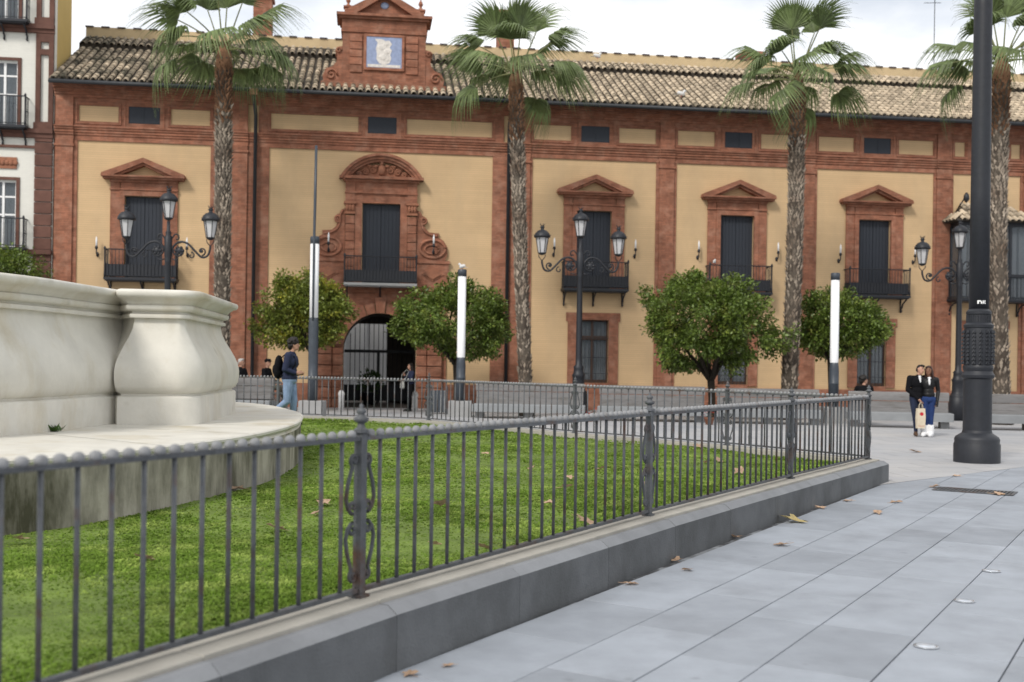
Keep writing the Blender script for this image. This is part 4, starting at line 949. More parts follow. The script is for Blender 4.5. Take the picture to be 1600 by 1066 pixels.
# ------------------------------------------------------------------ palms
def frond_mesh(name, seed, curve, fan, droop):
    """fan palm leaf: petiole leaves the origin along +x, blade at its end"""
    r = random.Random(seed); mb = MB(); L_ = 1.15
    P = [Vector((L_*t, 0, -curve*t*t*.5)) for t in (0, .25, .5, .75, 1)]
    mb.cur = 1; mb.tube(P, [.032, .024, .019, .017, .015], 5)
    hub = P[-1]; dirx = (P[-1]-P[-2]).normalized(); up = Vector((-dirx.z, 0, dirx.x)); side = Vector((0, 1, 0))
    mb.cur = 0; nseg = 34
    for i in range(nseg):
        a = R(-fan+2*fan*i/(nseg-1)); ln = (.98-.26*(abs(a)/R(fan))**2)*r.uniform(.88, 1.06)
        d = dirx*math.cos(a)+side*math.sin(a); pd = -dirx*math.sin(a)+side*math.cos(a)
        fold = .035*(1 if i % 2 else -1); sec = []
        wds = (.006, .030, .034, .016, .003); dr_ = droop*r.uniform(.7, 1.5)
        prev = hub+up*.0
        pts = []
        for k, t in enumerate((.02, .32, .6, .82, 1.0)):
            bend = 0 if t < .55 else (t-.55)/.45
            p = hub+d*(ln*(t-.12*bend*dr_*bend))+up*(.10*math.sin(math.pi*min(1, t))*(1-abs(a)/R(fan)*.4)+fold*math.sin(math.pi*t)*.4)
            p = p+Vector((0, 0, -1))*(ln*.48*dr_*bend*bend+.10*droop*t*t*ln)
            pts.append(p)
        vs = []
        for k, p in enumerate(pts): vs += [p-pd*wds[k], p+up*wds[k]*.5, p+pd*wds[k]]
        fs = []
        for k in range(4): fs += [(3*k, 3*k+1, 3*k+4, 3*k+3), (3*k+1, 3*k+2, 3*k+5, 3*k+4)]
        mb.add(vs, fs)
        if r.random() < .55:
            e = pts[-1]; mb.tube([pts[-2], e, e+Vector((r.uniform(-.05, .05), r.uniform(-.05, .05), -r.uniform(.1, .35)))], [.004, .003, .002], 3, False)
    return mb.mesh(name, ['frond', 'petiole'])
FR_UP = [frond_mesh('frond', 10+i, .10, 78, .35) for i in range(2)]
FR_MID = [frond_mesh('frond', 20+i, .35, 84, .85) for i in range(2)]
FR_LOW = [frond_mesh('frond', 30+i, .70, 88, 1.05) for i in range(2)]
def palm(base, top, r0, r1, label, seed, sc=1.0, chips=True):
    t = thing('palm_tree', base, label, 'palm tree', 'fan palms in front of the palace'); rr = random.Random(seed)
    b = Vector((0, 0, 0)); e = Vector(top)-Vector(base); n = 34; path = []
    bend = Vector((rr.uniform(-.12, .12), rr.uniform(-.1, .1), 0))
    for i in range(n+1):
        q = i/n; path.append(b.lerp(e, q)+bend*math.sin(math.pi*q))
    rad = [(r0+(r1-r0)*(i/n))*(1.0+.28*math.exp(-i*.9))*rr.uniform(.97, 1.03) for i in range(n+1)]
    mb = MB(); mb.tube(path, rad, 12); mb.build('trunk', 'palm_bark', t, True)
    ck = MB(); ck2 = MB(); h = e.z; z = .25
    while z < h-.15:
        q = z/h; c = b.lerp(e, q)+bend*math.sin(math.pi*q); r_ = r0+(r1-r0)*q; m = 13; ph = rr.random()*6
        for k in range(m):
            a = ph+2*math.pi*k/m+rr.uniform(-.12, .12); hw = rr.uniform(.035, .06); hh = rr.uniform(.07, .14); pr_ = rr.uniform(.025, .085)*(1.35 if q > .7 else 1)
            if q < .45 and rr.random() < .35: continue
            dn = Vector((math.cos(a), math.sin(a), 0)); tg = Vector((-dn.y, dn.x, 0)); p = c+dn*(r_-.01)
            (ck2 if q+rr.uniform(-.04, .04) > .84 else ck).add([p-tg*hw, p+tg*hw, p+Vector((0, 0, -hh)), p+dn*pr_+Vector((0, 0, hh*.75))+tg*rr.uniform(-.03, .03), p+dn*pr_*.5-tg*hw*.5, ], [(0, 3, 1), (0, 2, 3), (2, 1, 3), (0, 1, 2)])
        z += .10
    ck.build('bark_scales', 'palm_chip', t, kind='stuff'); ck2.build('leaf_stubs', 'palm_top', t, kind='stuff')
    ap = MB(); ap.lathe([(r1*.9, -.5), (r1*1.12, -.2), (r1*1.0, .1), (r1*.6, .4), (r1*.25, .7)], 10, e); ap.build('crown_shaft', 'palm_top', t, True)
    return t, e
def crown(t, e, fr, sc, rr):
    for az, el, kind in fr:
        me = (FR_UP, FR_MID, FR_LOW)[kind][rr.randrange(2)]; a, l = R(az), R(el)
        s = sc*rr.uniform(.95, 1.12)*(1.18, 1.10, 1.04)[kind]
        rot = Matrix.Rotation(a, 3, 'Z') @ Matrix.Rotation(-l, 3, 'Y') @ Matrix.Rotation(rr.uniform(-.5, .5), 3, 'X')
        o = put('frond', me, t, e+Vector((.12*math.cos(a), .12*math.sin(a), rr.uniform(.2, .55)))); o.rotation_euler = rot.to_euler(); o.scale = (s, s, s)
PALMS = [  # base px, distance, top px, top py, label
    (345, 36.0, 350, 92, 'fan palm beside the fountain basin, furthest left of the row', .26, .245, 1.05),
    (823, 36.3, 806, 128, 'slim leaning fan palm right of the gateway with a bird-topped lamp column near it', .21, .215, 1.02),
    (1231, 36.3, 1246, 138, 'fan palm standing between the round orange tree and the smaller one', .26, .235, 1.0),
    (1566, 35.2, 1565, 112, 'fan palm at the right edge behind the thick black lamp post', .27, .25, 1.02)]
PALMS = [list(p) for p in PALMS]; PALMS[1][4] = 'slim leaning fan palm just right of the arched gateway bay'
for i, (bx, Y_, tx, ty, lab, r0, r1, sc_) in enumerate(PALMS):
    t, e = palm(on_ground(bx, Y_), at(tx, ty, Y_), r0, r1, lab, 40+i); rr = random.Random(80+i); fr = []
    for k in range(4): fr.append((k*90+rr.uniform(-20, 20)+i*17, rr.uniform(60, 84), 0))
    for k in range(6): fr.append((k*60+rr.uniform(-15, 15)+i*31, rr.uniform(24, 48), 1))
    for k in range(8): fr.append((k*45+rr.uniform(-14, 14)+i*13, rr.uniform(4, 28), 2))
    for k in range(2): fr.append((k*180+rr.uniform(-30, 30)+i*40, rr.uniform(-14, 0), 2))
    crown(t, e, fr, sc_, rr)

# ------------------------------------------------------------------ orange trees
def orange_tree(base, crown_c, rx, rz_, seed, label, mat='leaf', nleaf=24000, thin=0.0, lean=0):
    t = thing('orange_tree', base, label, 'tree', 'orange trees on the plaza'); rr = random.Random(seed); rs = np.random.RandomState(seed)
    c = Vector(crown_c)-Vector(base); fork = Vector((lean, 0, max(.9, c.z-rz_*1.05)))
    tr = MB(); tr.tube([(0, 0, 0), (.02, 0, .1), fork*.5+Vector((.04, 0, 0)), fork], [.17, .135, .115, .12], 8); tr.build('trunk', 'bark', t, True)
    lm = MB(); ends = []
    for k in range(9):
        a = k*2.4+rr.random(); d = Vector((math.cos(a)*rx*.62, math.sin(a)*rx*.62, rr.uniform(-.15, .55)*rz_)); e = c+d
        m = fork.lerp(e, .5)+Vector((math.cos(a)*.12, math.sin(a)*.12, .12))
        lm.tube([fork-Vector((0, 0, .05)), m, e], [.075, .05, .02], 6)
        for q in range(3): e2 = e+Vector((rr.uniform(-.5, .5), rr.uniform(-.5, .5), rr.uniform(-.3, .5))); lm.tube([m.lerp(e, .6), e2], [.03, .01], 5)
    lm.build('limb', 'bark', t, True)
    # leaf clumps through the crown volume, lumpy outline
    ncl = 210; cen = []
    while len(cen) < ncl:
        v = rs.normal(size=3); v /= np.linalg.norm(v); rad = rs.uniform(.35, 1.0)**.5
        lump = 1.06+.13*math.sin(3*math.atan2(v[1], v[0])+seed)+.14*math.sin(4.3*v[2]+2*v[0]+seed*1.7)+rs.uniform(-.10, .12)
        if v[2] < -.55 and rs.rand() < .5: continue
        if thin and rs.rand() < thin: continue
        p = np.array([v[0]*rx, v[1]*rx, v[2]*rz_])*rad*lump
        if p[2] < -rz_*.78: p[2] = -rz_*.78+rs.uniform(0, .15)
        cen.append(p)
    cen = np.array(cen); per = nleaf//ncl
    C = np.repeat(cen, per, 0); N_ = len(C); off = rs.normal(size=(N_, 3)); off /= np.linalg.norm(off, axis=1)[:, None]; off *= (rs.uniform(0, 1, N_)**.45*rs.uniform(.22, .42, N_))[:, None]; off[:, 2] *= .8
    Pp = C+off; outd = off+C*.35; outd /= np.linalg.norm(outd, axis=1)[:, None]
    d = outd*.6+rs.normal(size=(N_, 3))*.55; d[:, 2] -= .15; d /= np.linalg.norm(d, axis=1)[:, None]
    s_ = np.cross(d, rs.normal(size=(N_, 3))*.6+np.array([0, 0, 1.0])); s_ /= np.linalg.norm(s_, axis=1)[:, None]; nrm = np.cross(s_, d)
    ln = rs.uniform(.09, .15, N_)[:, None]; wd = ln*rs.uniform(.24, .32, N_)[:, None]
    V = np.stack([Pp, Pp+d*ln*.5+s_*wd+nrm*wd*.4, Pp+d*ln, Pp+d*ln*.5-s_*wd+nrm*wd*.4], 1).reshape(-1, 3)+np.array(c)
    i0 = np.arange(N_)*4; Fc = np.concatenate([np.stack([i0, i0+1, i0+2], 1), np.stack([i0, i0+2, i0+3], 1)]).reshape(-1)
    me = bpy.data.meshes.new('crown'); me.vertices.add(len(V)); me.vertices.foreach_set('co', V.reshape(-1).astype(np.float32)); me.loops.add(len(Fc)); me.loops.foreach_set('vertex_index', Fc.astype(np.int32))
    nf = len(Fc)//3; me.polygons.add(nf); me.polygons.foreach_set('loop_start', np.arange(nf)*3); me.polygons.foreach_set('loop_total', np.full(nf, 3)); me.materials.append(MATS[mat]); me.update(); me.validate()
    put('crown', me, t)
YT = 37.7
orange_tree(on_ground(486, YT), at(476, 492, YT), 1.32, 1.2, 3, 'yellowing orange tree left of the gateway, behind the masted light column', 'leaf_yellow', 19000, .12)
orange_tree(on_ground(712, YT), at(712, 507, YT), 1.78, 1.28, 5, 'dark green orange tree right of the gateway, behind the bird-topped light column')
orange_tree(on_ground(1110, 35.8), at(1106, 508, 35.8), 2.02, 1.68, 8, 'largest rounded orange tree in front of the balcony windows', nleaf=30000)
orange_tree(on_ground(1297, 37.6), at(1312, 512, 37.6), 1.30, 1.08, 11, 'small orange tree behind the right light column', nleaf=17000)
orange_tree(on_ground(8, 38), at(8, 432, 38), 1.0, .8, 14, 'orange tree peeping over the fountain at the left edge', nleaf=7000)

# ------------------------------------------------------------------ three-lantern street lamps
def lantern(par, o):
    x, y, z = o
    fr = MB(); fr.lathe([(.05, -.06), (.11, -.02), (.125, .0), (.125, .02)], 6, (x, y, z))
    for k in range(6):
        a = 2*math.pi*k/6; fr.tube([(x+.122*math.cos(a), y+.122*math.sin(a), z), (x+.20*math.cos(a), y+.20*math.sin(a), z+.50)], .012, 4)
    lo = fr.build('lantern', 'iron', par)
    gm = MB(); gm.lathe([(.110, .02), (.188, .49)], 6, (x, y, z)); gm.build('lantern_glass', 'lantern_glass', lo)
    rf = MB(); rf.lathe([(.215, .49), (.268, .51), (.26, .56), (.225, .64), (.15, .715), (.06, .75), (.05, .80), (.085, .83), (.05, .86), (.03, .88)], 12, (x, y, z))
    for k in range(6): a = 2*math.pi*k/6; rf.tube([(x+.235*math.cos(a), y+.235*math.sin(a), z+.53), (x+.27*math.cos(a), y+.27*math.sin(a), z+.60)], [.02, .006], 4)
    for k in range(5): a = 2*math.pi*k/5; rf.tube([(x+.03*math.cos(a), y+.03*math.sin(a), z+.86), (x+.09*math.cos(a), y+.09*math.sin(a), z+.95)], [.014, .006], 4)
    rf.build('lantern_roof', 'iron', lo, True)
def street_lamp(loc, label):
    t = thing('street_lamp', loc, label, 'street lamp', 'three-lantern lamps along the benches')
    p = MB(); p.lathe([(.30, 0), (.30, .75), (.27, .78), (.29, .82), (.24, .86), (.20, .95), (.19, 1.3), (.22, 1.36), (.17, 1.42), (.15, 1.55), (.17, 1.62), (.11, 1.68), (.10, 1.9), (.095, 3.2), (.085, 4.5), (.10, 4.55), (.085, 4.6), (.11, 4.7), (.115, 5.25), (.07, 5.32), (.09, 5.38), (.05, 5.45), (.045, 5.72)], 14); p.build('post', 'iron', t, True)
    for sx in (-1, 1):
        a = MB(); c = [(.05, 4.85), (.28, 5.10), (.55, 5.08), (.78, 4.86), (.98, 4.68), (1.15, 4.72), (1.22, 4.90), (1.23, 5.02)]
        a.tube([(sx*q[0], 0, q[1]) for q in catmull(c, 5, False)], .032, 6)
        a.tube([(sx*q[0], 0, q[1]) for q in spiral(.33, 4.86, .24, .05, 1.4, 8.6, 26)], .026, 5); a.ell((sx*.33, 0, 4.86), (.10, .05, .10), 10, 6)
        for k in range(6): b = k*math.pi/3; a.ell((sx*(.33+.1*math.cos(b)), 0, 4.86+.1*math.sin(b)), (.05, .04, .05), 6, 4)
        a.tube([(sx*q[0], 0, q[1]) for q in spiral(.98, 4.85, .13, .03, -1.5, 4.6, 16)], .024, 5); a.ell((sx*.98, 0, 4.85), (.05, .04, .05), 8, 5)
        a.tube([(sx*q[0], 0, q[1]) for q in catmull([(.1, 5.2), (.2, 5.34), (.3, 5.3), (.3, 5.2), (.22, 5.2)], 4, False)], .022, 5)
        a.tube([(sx*q[0], 0, q[1]) for q in spiral(.68, 4.72, .10, .03, 1.6, -4, 12)], .02, 5)
        a.tube([(sx*.08, 0, 4.62), (sx*.2, 0, 4.58), (sx*.3, 0, 4.62)], .02, 5)
        for q in (-1, 1): a.tube([(sx*1.23+q*.0, 0, 5.0), (sx*1.23+q*.10, 0, 5.12), (sx*1.23+q*.11, 0, 5.2)], .014, 4)
        ao = a.build('arm', 'iron', t, True); lantern(t, (sx*1.23, 0, 5.24))
    lantern(t, (0, 0, 5.80)); return t
lamp = street_lamp(on_ground(259, 32.8), 'three-lantern black street lamp rising behind the fountain basin')
copy_thing(lamp, on_ground(903, 35.9), 'three-lantern black street lamp in front of the ground-floor window right of the leaning palm', rz=R(3))
copy_thing(lamp, on_ground(1496, 37.6), 'three-lantern black street lamp partly behind the thick lamp post', rz=R(-4))

# thick lamp post in front
bp_ = on_ground(1526, 20.7); big = thing('lamp_post', bp_, 'thick black cast-iron lamp post with fluted bulbous base on the right', 'lamp post')
s_ = 1/84.5
def pr(lst): return [(r*s_, (722-y)*s_) for r, y in lst]
m_ = MB(); m_.lathe(pr([(34.5, 722), (34.5, 694), (33, 691), (33.5, 686), (31.5, 682), (27, 679), (22.5, 676), (21.5, 672)]), 28); m_.build('base', 'iron', big, True).modifiers.new('es', 'EDGE_SPLIT').split_angle = R(35)
m_ = MB(); m_.lathe(pr([(21.3, 673), (21.0, 592), (24, 590), (24.5, 586), (22.5, 583), (21, 580), (22.5, 576), (22.3, 572), (21, 570)]), 28); m_.build('drum', 'iron', big, True).modifiers.new('es', 'EDGE_SPLIT').split_angle = R(35)
m_ = MB(); m_.lathe(pr([(20.5, 571), (22.0, 560), (22.5, 545), (22.0, 525), (20.8, 513), (22, 512), (22.3, 508), (20, 506), (17.6, 504), (17.2, 492), (18.6, 491), (18.6, 487), (16.5, 485), (14.8, 483)]), 28); bulb = m_.build('bulb', 'iron', big, True); bulb.modifiers.new('es', 'EDGE_SPLIT').split_angle = R(35)
lf = MB()
for k in range(14):
    a = 2*math.pi*k/14
    for q in range(9):
        z = (722-(566-q*6))*s_; r_ = 22.2*s_
        for sg in (-1, 1):
            aa = a+sg*.085; lf.tube([(r_*math.cos(a), r_*math.sin(a), z+.02), ((r_+.012)*math.cos(aa), (r_+.012)*math.sin(aa), z-.035)], [.012, .018], 4)
lf.build('leaf_relief', 'iron', bulb, kind='stuff')
fl = MB()
for k in range(28): a = 2*math.pi*k/28; fl.tube([(17.6*s_*math.cos(a), 17.6*s_*math.sin(a), (722-504)*s_), (17.4*s_*math.cos(a), 17.4*s_*math.sin(a), (722-492)*s_)], .012, 4)
fl.build('fluting', 'iron', bulb, kind='stuff')
m_ = MB(); m_.lathe([(15.0*s_, (722-484)*s_), (14.6*s_, (722-300)*s_), (13.6*s_, 8.4), (13*s_, 9.3)], 24); shf = m_.build('shaft', 'iron', big, True)
for k in range(4):
    a = MB(); an = k*math.pi/2+.5; dx, dy = math.cos(an), math.sin(an)
    a.tube([(dx*q[0], dy*q[0], q[1]) for q in catmull([(.12, 9.1), (.5, 9.5), (.9, 9.3), (1.2, 9.0), (1.5, 9.1), (1.6, 9.4)], 5, False)], .04, 6); a.tube([(dx*q[0], dy*q[0], q[1]) for q in spiral(.5, 8.95, .3, .06, 1.5, 9, 20)], .035, 5); a.build('arm', 'iron', big, True); lantern(big, (dx*1.6, dy*1.6, 9.45))
lantern(big, (0, 0, 9.6))
# worn white sticker on the shaft, two lettered scraps
st = MB(); rS = 15.0*s_+.004; zS = (722-473)*s_
def onsh(a, z): return (rS*math.sin(a), -rS*math.cos(a), z)
def scrap(rects):
    for a0, a1, z0, z1 in rects:
        n = 3
        for k in range(n): b0 = a0+(a1-a0)*k/n; b1 = a0+(a1-a0)*(k+1)/n; st.add([onsh(b0, zS+z0), onsh(b1, zS+z0), onsh(b1, zS+z1), onsh(b0, zS+z1)], [(0, 1, 2, 3)])
scrap([(-.55, -.40, -.03, .035), (-.40, -.2, .01, .035), (-.22, -.1, -.03, .02), (-.04, .06, -.03, .035), (.06, .16, -.005, .012), (.14, .26, .008, .035), (.14, .28, -.03, -.008)])
st.build('sticker', 'white_paint', shf)
# ------------------------------------------------------------------ modern light columns
def column(loc, label, mast=False, bird=False):
    t = thing('light_column', loc, label, 'light column', 'white tube light columns on plinths')
    m = MB(); m.cbox(-.36, .36, -.36, .36, 0, .50, .015); m.build('plinth', 'concrete', t)
    m = MB(); m.lathe([(.15, .50), (.15, 1.2), (.155, 1.21), (.155, 1.24), (.148, 1.25), (.148, 1.6)]+([(.15, 2.7), (.14, 2.95), (.10, 3.08)] if mast else [(.14, 1.72), (.10, 2.15)]), 16); m.build('pole', 'steel_blue', t, True)
    z0, z1 = (2.55, 5.20) if mast else (1.72, 4.42)
    m = MB(); m.lathe([(.03, z0-.28), (.09, z0-.1), (.125, z0+.1), (.13, z0+.3), (.13, z1)] if not mast else [(.128, z0+.2), (.135, z1)], 18); m.build('light_tube', 'lamp_white', t, True)
    m = MB(); m.lathe([(.14, z1), (.14, z1+.2), (.12, z1+.22)], 16); m.build('cap', 'steel_blue', t, True)
    if mast: m = MB(); m.tube([(0, -.135, 2.9), (0, -.15, 4.0), (0, -.12, 5.3), (0, -.05, 6.6), (0, 0, 8.15)], [.03, .035, .04, .045, .04], 8); m.build('mast', 'steel_blue', t, True)
    return t
column(on_ground(488, 33.6), 'light column with tall thin mast beside the walking man', True)
column(on_ground(719, 35.3), 'light column with a bird on top, right of the gateway')
column(on_ground(1302, 34.6), 'light column in front of the small orange tree on the right')

# ------------------------------------------------------------------ benches
def bench(p0, p1, label, h=1.1, seat=True):
    a, b = Vector(p0), Vector(p1); L_ = (b-a).length; ang = math.atan2(b.y-a.y, b.x-a.x)
    t = thing('bench', (a.x, a.y, 0), label, 'bench', 'long grey slat-back benches', ang)
    m = MB(); n = 8; cs = [(-.02, h-.26), (-.05, h-.10), (-.03, h-.03), (.05, h), (.14, h-.02), (.17, h-.08), (.17, h-.26)]
    vs = [(x, q[0], q[1]) for x in (0, L_) for q in cs]; k = len(cs); m.add(vs, [tuple(range(k-1, -1, -1)), tuple(k+i for i in range(k))]+[(i, (i+1) % k, k+(i+1) % k, k+i) for i in range(k)]); m.build('back_cap', 'bench_stone', t, True).modifiers.new('es', 'EDGE_SPLIT').split_angle = R(50)
    zz = h-.275
    for i in range(2): MB().cbox(.02, L_-.02, -.03-.03*i, .15, zz-.20, zz-.006, .012).build('back_plank', 'bench_stone', t); zz -= .20
    MB().cbox(-.05, L_+.05, -.62, .14, .20, .44, .02).build('seat', 'bench_seat', t)
    nsup = max(2, int(L_/1.5)+1)
    for i in range(nsup): x = .15+(L_-.3)*i/(nsup-1); MB().box(x-.12, x+.12, -.35, .12, 0, .2).build('support', 'concrete', t)
    m = MB(); m.box(.05, L_-.05, .05, .16, .2, zz+.2); m.build('back_core', 'bench_stone', t)
    return t
def bp2(px, y): return on_ground(px, y)
bench(bp2(300, 35.2), bp2(427, 35.0), 'grey bench end behind the fountain with two seated men', 1.15)
bench(bp2(743, 35.0), bp2(912, 34.7), 'long grey bench below the leaning palm, right of the gateway', 1.10)
bench(bp2(936, 34.5), bp2(1101, 34.2), 'long grey bench below the left side of the largest orange tree', 1.07)
bench(bp2(1119, 34.0), bp2(1279, 33.6), 'long grey bench between the largest orange tree and the right light column', 1.05)
bench(bp2(1325, 33.2), bp2(1482, 32.6), 'long grey bench behind the embracing couple', 1.03)
bench(bp2(1512, 32.5), bp2(1700, 32.0), 'grey bench running out of the picture behind the thick lamp post', 1.02)

# bollards by the gateway, grey ramp panel, red flower pot
bo_me = MB().lathe([(.10, 0), (.10, .5), (.115, .53), (.115, .57), (.10, .62), (.06, .68), (.0, .70)], 12).mesh('bollard', 'court_white', True)
for px, sd in ((533, 'left'), (648, 'right')):
    tag(put('bollard', bo_me, None, on_ground(px, 38.6)), 'short pale stone bollard at the %s side of the gateway' % sd, 'bollard', 'bollards at the gateway')
rpn = thing('metal_barrier', on_ground(683, 36.9), 'grey ribbed metal barrier panel with sloping handrail beside the gateway', 'barrier')
m_ = MB(); m_.box(-.3, .3, -.02, .02, .05, .78); m_.build('panel', 'steel_blue', rpn)
for k in range(5): MB().box(-.26+k*.12, -.22+k*.12, -.04, -.021, .05, .78).build('rib', 'bead_grey', rpn)
m_ = MB(); m_.tube([(-.33, 0, 0), (-.33, 0, .62), (.33, 0, .9), (.33, 0, 0)], .022, 6); m_.build('hand_rail', 'iron_grey', rpn)
def flower_pot(loc, label):
    t = thing('flower_pot', loc, label, 'flower pot', 'red flowers on the ground by the benches')
    m = MB(); m.lathe([(.10, 0), (.14, .17), (.155, .18), (.155, .21), (.13, .21)], 12); m.build('pot', 'terracotta', t, True)
    m = MB(); r_ = random.Random(int(loc.x*100))
    for k in range(40):
        a, d_ = r_.random()*6.28, r_.uniform(.02, .2); p = Vector((math.cos(a)*d_, math.sin(a)*d_, r_.uniform(.2, .38))); q = Vector((math.cos(a), math.sin(a), r_.uniform(-.2, .4)))*.07; s = Vector((-q.y, q.x, 0))*.5
        m.cur = 1 if r_.random() < .6 else 0; m.add([p, p+q+s, p+q*2, p+q-s], [(0, 1, 2, 3)])
    m.build('flowers', ['plant', 'red'], t)
flower_pot(on_ground(1108, 32.6), 'red flowering pot plant below the largest orange tree')
flower_pot(on_ground(921, 33.4), 'small red pot plant between two benches')
pg = thing('potted_shrub', BO+Matrix.Rotation(TH, 3, 'Z') @ Vector((-.35, 3.2, .012)), 'leafy green shrub in a dark tub inside the gateway passage', 'shrub')
m_ = MB(); m_.lathe([(.22, 0), (.3, .45), (.32, .47), (.25, .47)], 12); m_.build('tub', 'iron', pg, True)
m_ = MB(); r_ = random.Random(4)
for k in range(260):
    v = Vector((r_.gauss(0, 1), r_.gauss(0, 1), r_.gauss(0, 1))).normalized()*r_.uniform(.2, .5); p = v+Vector((0, 0, .85)); d_ = (v+Vector((0, 0, .2))).normalized()*.14; s = d_.orthogonal().normalized()*.035; m_.add([p, p+d_*.5+s, p+d_, p+d_*.5-s], [(0, 1, 2, 3)])
m_.build('foliage', 'plant', pg)

# ------------------------------------------------------------------ birds
def bird(loc, label, mat, rz=0, s=1.0):
    t = thing('bird', loc, label, 'bird', 'birds perched on roof and lamps', rz, s)
    m = MB(); m.ell((0, 0, .12), (.15, .07, .075), 12, 8, Matrix.Rotation(.3, 3, 'Y')); m.ell((.13, 0, .21), (.05, .045, .05), 10, 7); m.tube([(.08, 0, .14), (.12, 0, .2)], [.05, .04], 8); m.tube([(.16, 0, .21), (.215, 0, .20)], [.015, .003], 5); m.add([(-.12, -.04, .10), (-.12, .04, .10), (-.28, .03, .06), (-.28, -.03, .06), (-.12, 0, .07)], [(0, 1, 2, 3), (0, 3, 4), (1, 4, 2)]); m.build('body', mat, t, True)
    m = MB(); m.tube([(.0, -.03, .07), (.01, -.03, 0)], .006, 4); m.tube([(.0, .03, .07), (.01, .03, 0)], .006, 4); m.build('legs', 'red', t)
bl = Matrix.Rotation(TH, 3, 'Z')
bird(BO+bl @ Vector((X(7.9), Y2-.35, rz(Y2)+.22)), 'white bird on the upper roof edge right of the second palm', 'bird_white', .3, 1.1)
bird(BO+bl @ Vector((X(10.15), .0, rz(0)+.09)), 'white bird low on the roof tiles above the right bays', 'bird_white', .2, 1.1)
bird(on_ground(719, 35.3)+Vector((0, 0, 4.64)), 'small gull standing on top of a light column', 'bird_white', 2.6, .8)
bird(BO+bl @ Vector((X(11.25), -.6, ZF+1.0)), 'grey pigeon perched on a balcony rail above the largest orange tree', 'bird_white', 1.2, .8)

# ------------------------------------------------------------------ drain grate, ground lights, fallen leaves
gp = on_paving(1523, 768); gr_ = thing('drain_grate', (gp.x, gp.y, gp.z+.004), 'dark rectangular iron drain grate in the paving near the lamp post', 'drain', rz=R(-31))
m_ = MB(); m_.box(-.53, .53, -.26, -.22, 0, .008); m_.box(-.53, .53, .22, .26, 0, .008); m_.box(-.53, -.49, -.22, .22, 0, .008); m_.box(.49, .53, -.22, .22, 0, .008); m_.build('frame', 'iron_grey', gr_)
MB().box(-.49, .49, -.22, .22, 0, .002).build('pit_shade_plate', 'dark_in', gr_)  # thin flat plate; the darkness below the slats is put into its colour
me_ = MB().box(-.012, .012, -.22, .22, .002, .008).mesh('slat', 'iron_grey')
for k in range(20): put('slat', me_, gr_, (-.46+k*.0485, 0, 0))
for (px, py), lab in zip(((1447, 1011), (1507, 940), (1549, 893)), ('nearest round glass ground light set in the paving', 'middle of the three round ground lights in the paving', 'farthest of the three round ground lights in the paving')):
    p = on_paving(px, py); t = thing('ground_light', (p.x, p.y, p.z+.004), lab, 'ground light', 'round ground lights in the paving', 0, .88)
    m = MB(); m.lathe([(.088, 0), (.088, .005), (.07, .007), (.066, .004)], 24); m.build('rim', 'chrome', t, True)
    m = MB(); m.lathe([(.067, .004), (.05, .009), (.02, .011), (.0, .011)], 20, cap=False); m.build('lens', 'lens', t, True)
def leaf_mesh(seed, mat):
    r_ = random.Random(seed); m = MB(); n = 16; pts = []
    for k in range(n):
        a = 2*math.pi*k/n; rad = .055*(1+.5*math.cos(5*a)*.8)+.012*r_.uniform(-1, 1); pts.append((rad*1.25*math.cos(a), rad*math.sin(a), .012+.022*abs(math.sin(a*1.5+seed))*r_.uniform(.5, 1)))
    m.add([(0, 0, .008)]+pts, [(0, 1+k, 1+(k+1) % n) for k in range(n)]); m.tube([(.05, 0, .01), (.13, .01, .012)], [.003, .002], 3); return m.mesh('fallen_leaf', mat)
LM = [leaf_mesh(i, 'dry_leaf') for i in range(5)]; LY = leaf_mesh(9, 'dry_leaf_yellow'); rl_ = random.Random(2)
PAVL = [(1240, 816, 2.6, 'large yellow fallen leaf on the paving beside the kerb'), (1148, 841, 1.3, 0), (1222, 853, 1.25, 0), (1057, 877, 1.1, 0), (985, 914, 1.0, 0), (1075, 892, .9, 0), (640, 1056, .85, 'curled brown leaf at the foot of the kerb in the foreground'), (700, 1042, .6, 0), (1283, 795, 1.2, 0), (1325, 784, 1.1, 0), (1372, 803, 1.2, 0), (1430, 707, 2.0, 0), (1460, 762, 1.5, 0), (1560, 774, 1.5, 0), (1495, 745, 1.2, 0), (1400, 786, 1.2, 0)]
for px, py, s, lab in PAVL:
    p = on_paving(px, py)
    o = put('fallen_leaf', LY if lab and 'yellow' in str(lab) else LM[rl_.randrange(5)], None, (p.x, p.y, p.z+.003), rot=(rl_.uniform(-.2, .2), rl_.uniform(-.2, .2), rl_.uniform(0, 6)), scale=s*.8)
    tag(o, lab or 'small brown dry leaf lying on the grey paving', 'leaf', 'dry leaves on the paving' if not lab else None)
LAWNL = [(505, 791), (497, 806), (885, 765), (890, 750), (680, 856), (757, 861), (225, 879), (30, 848), (830, 735), (1105, 725), (1122, 722), (940, 735), (1155, 739), (915, 820), (1090, 700), (690, 792), (430, 830), (640, 690), (760, 712), (1010, 760), (370, 768), (860, 790)]
for px, py in LAWNL:
    y_ = (CAM_H-.28)*FPX/(py-568-.0145*(px-800)); p = on_ground(px, y_, .30)
    o = put('fallen_leaf', LM[rl_.randrange(5)], None, p, rot=(rl_.uniform(-.4, .4), rl_.uniform(-.4, .4), rl_.uniform(0, 6)), scale=rl_.uniform(.8, 1.25)); tag(o, 'small tan dry leaf lying on the lawn', 'leaf', 'dry leaves on the lawn')
wd = thing('weed', (-5.05, 12.35, .872), 'small green weed growing at the foot of the fountain basin', 'weed'); m_ = MB(); r_ = random.Random(6)
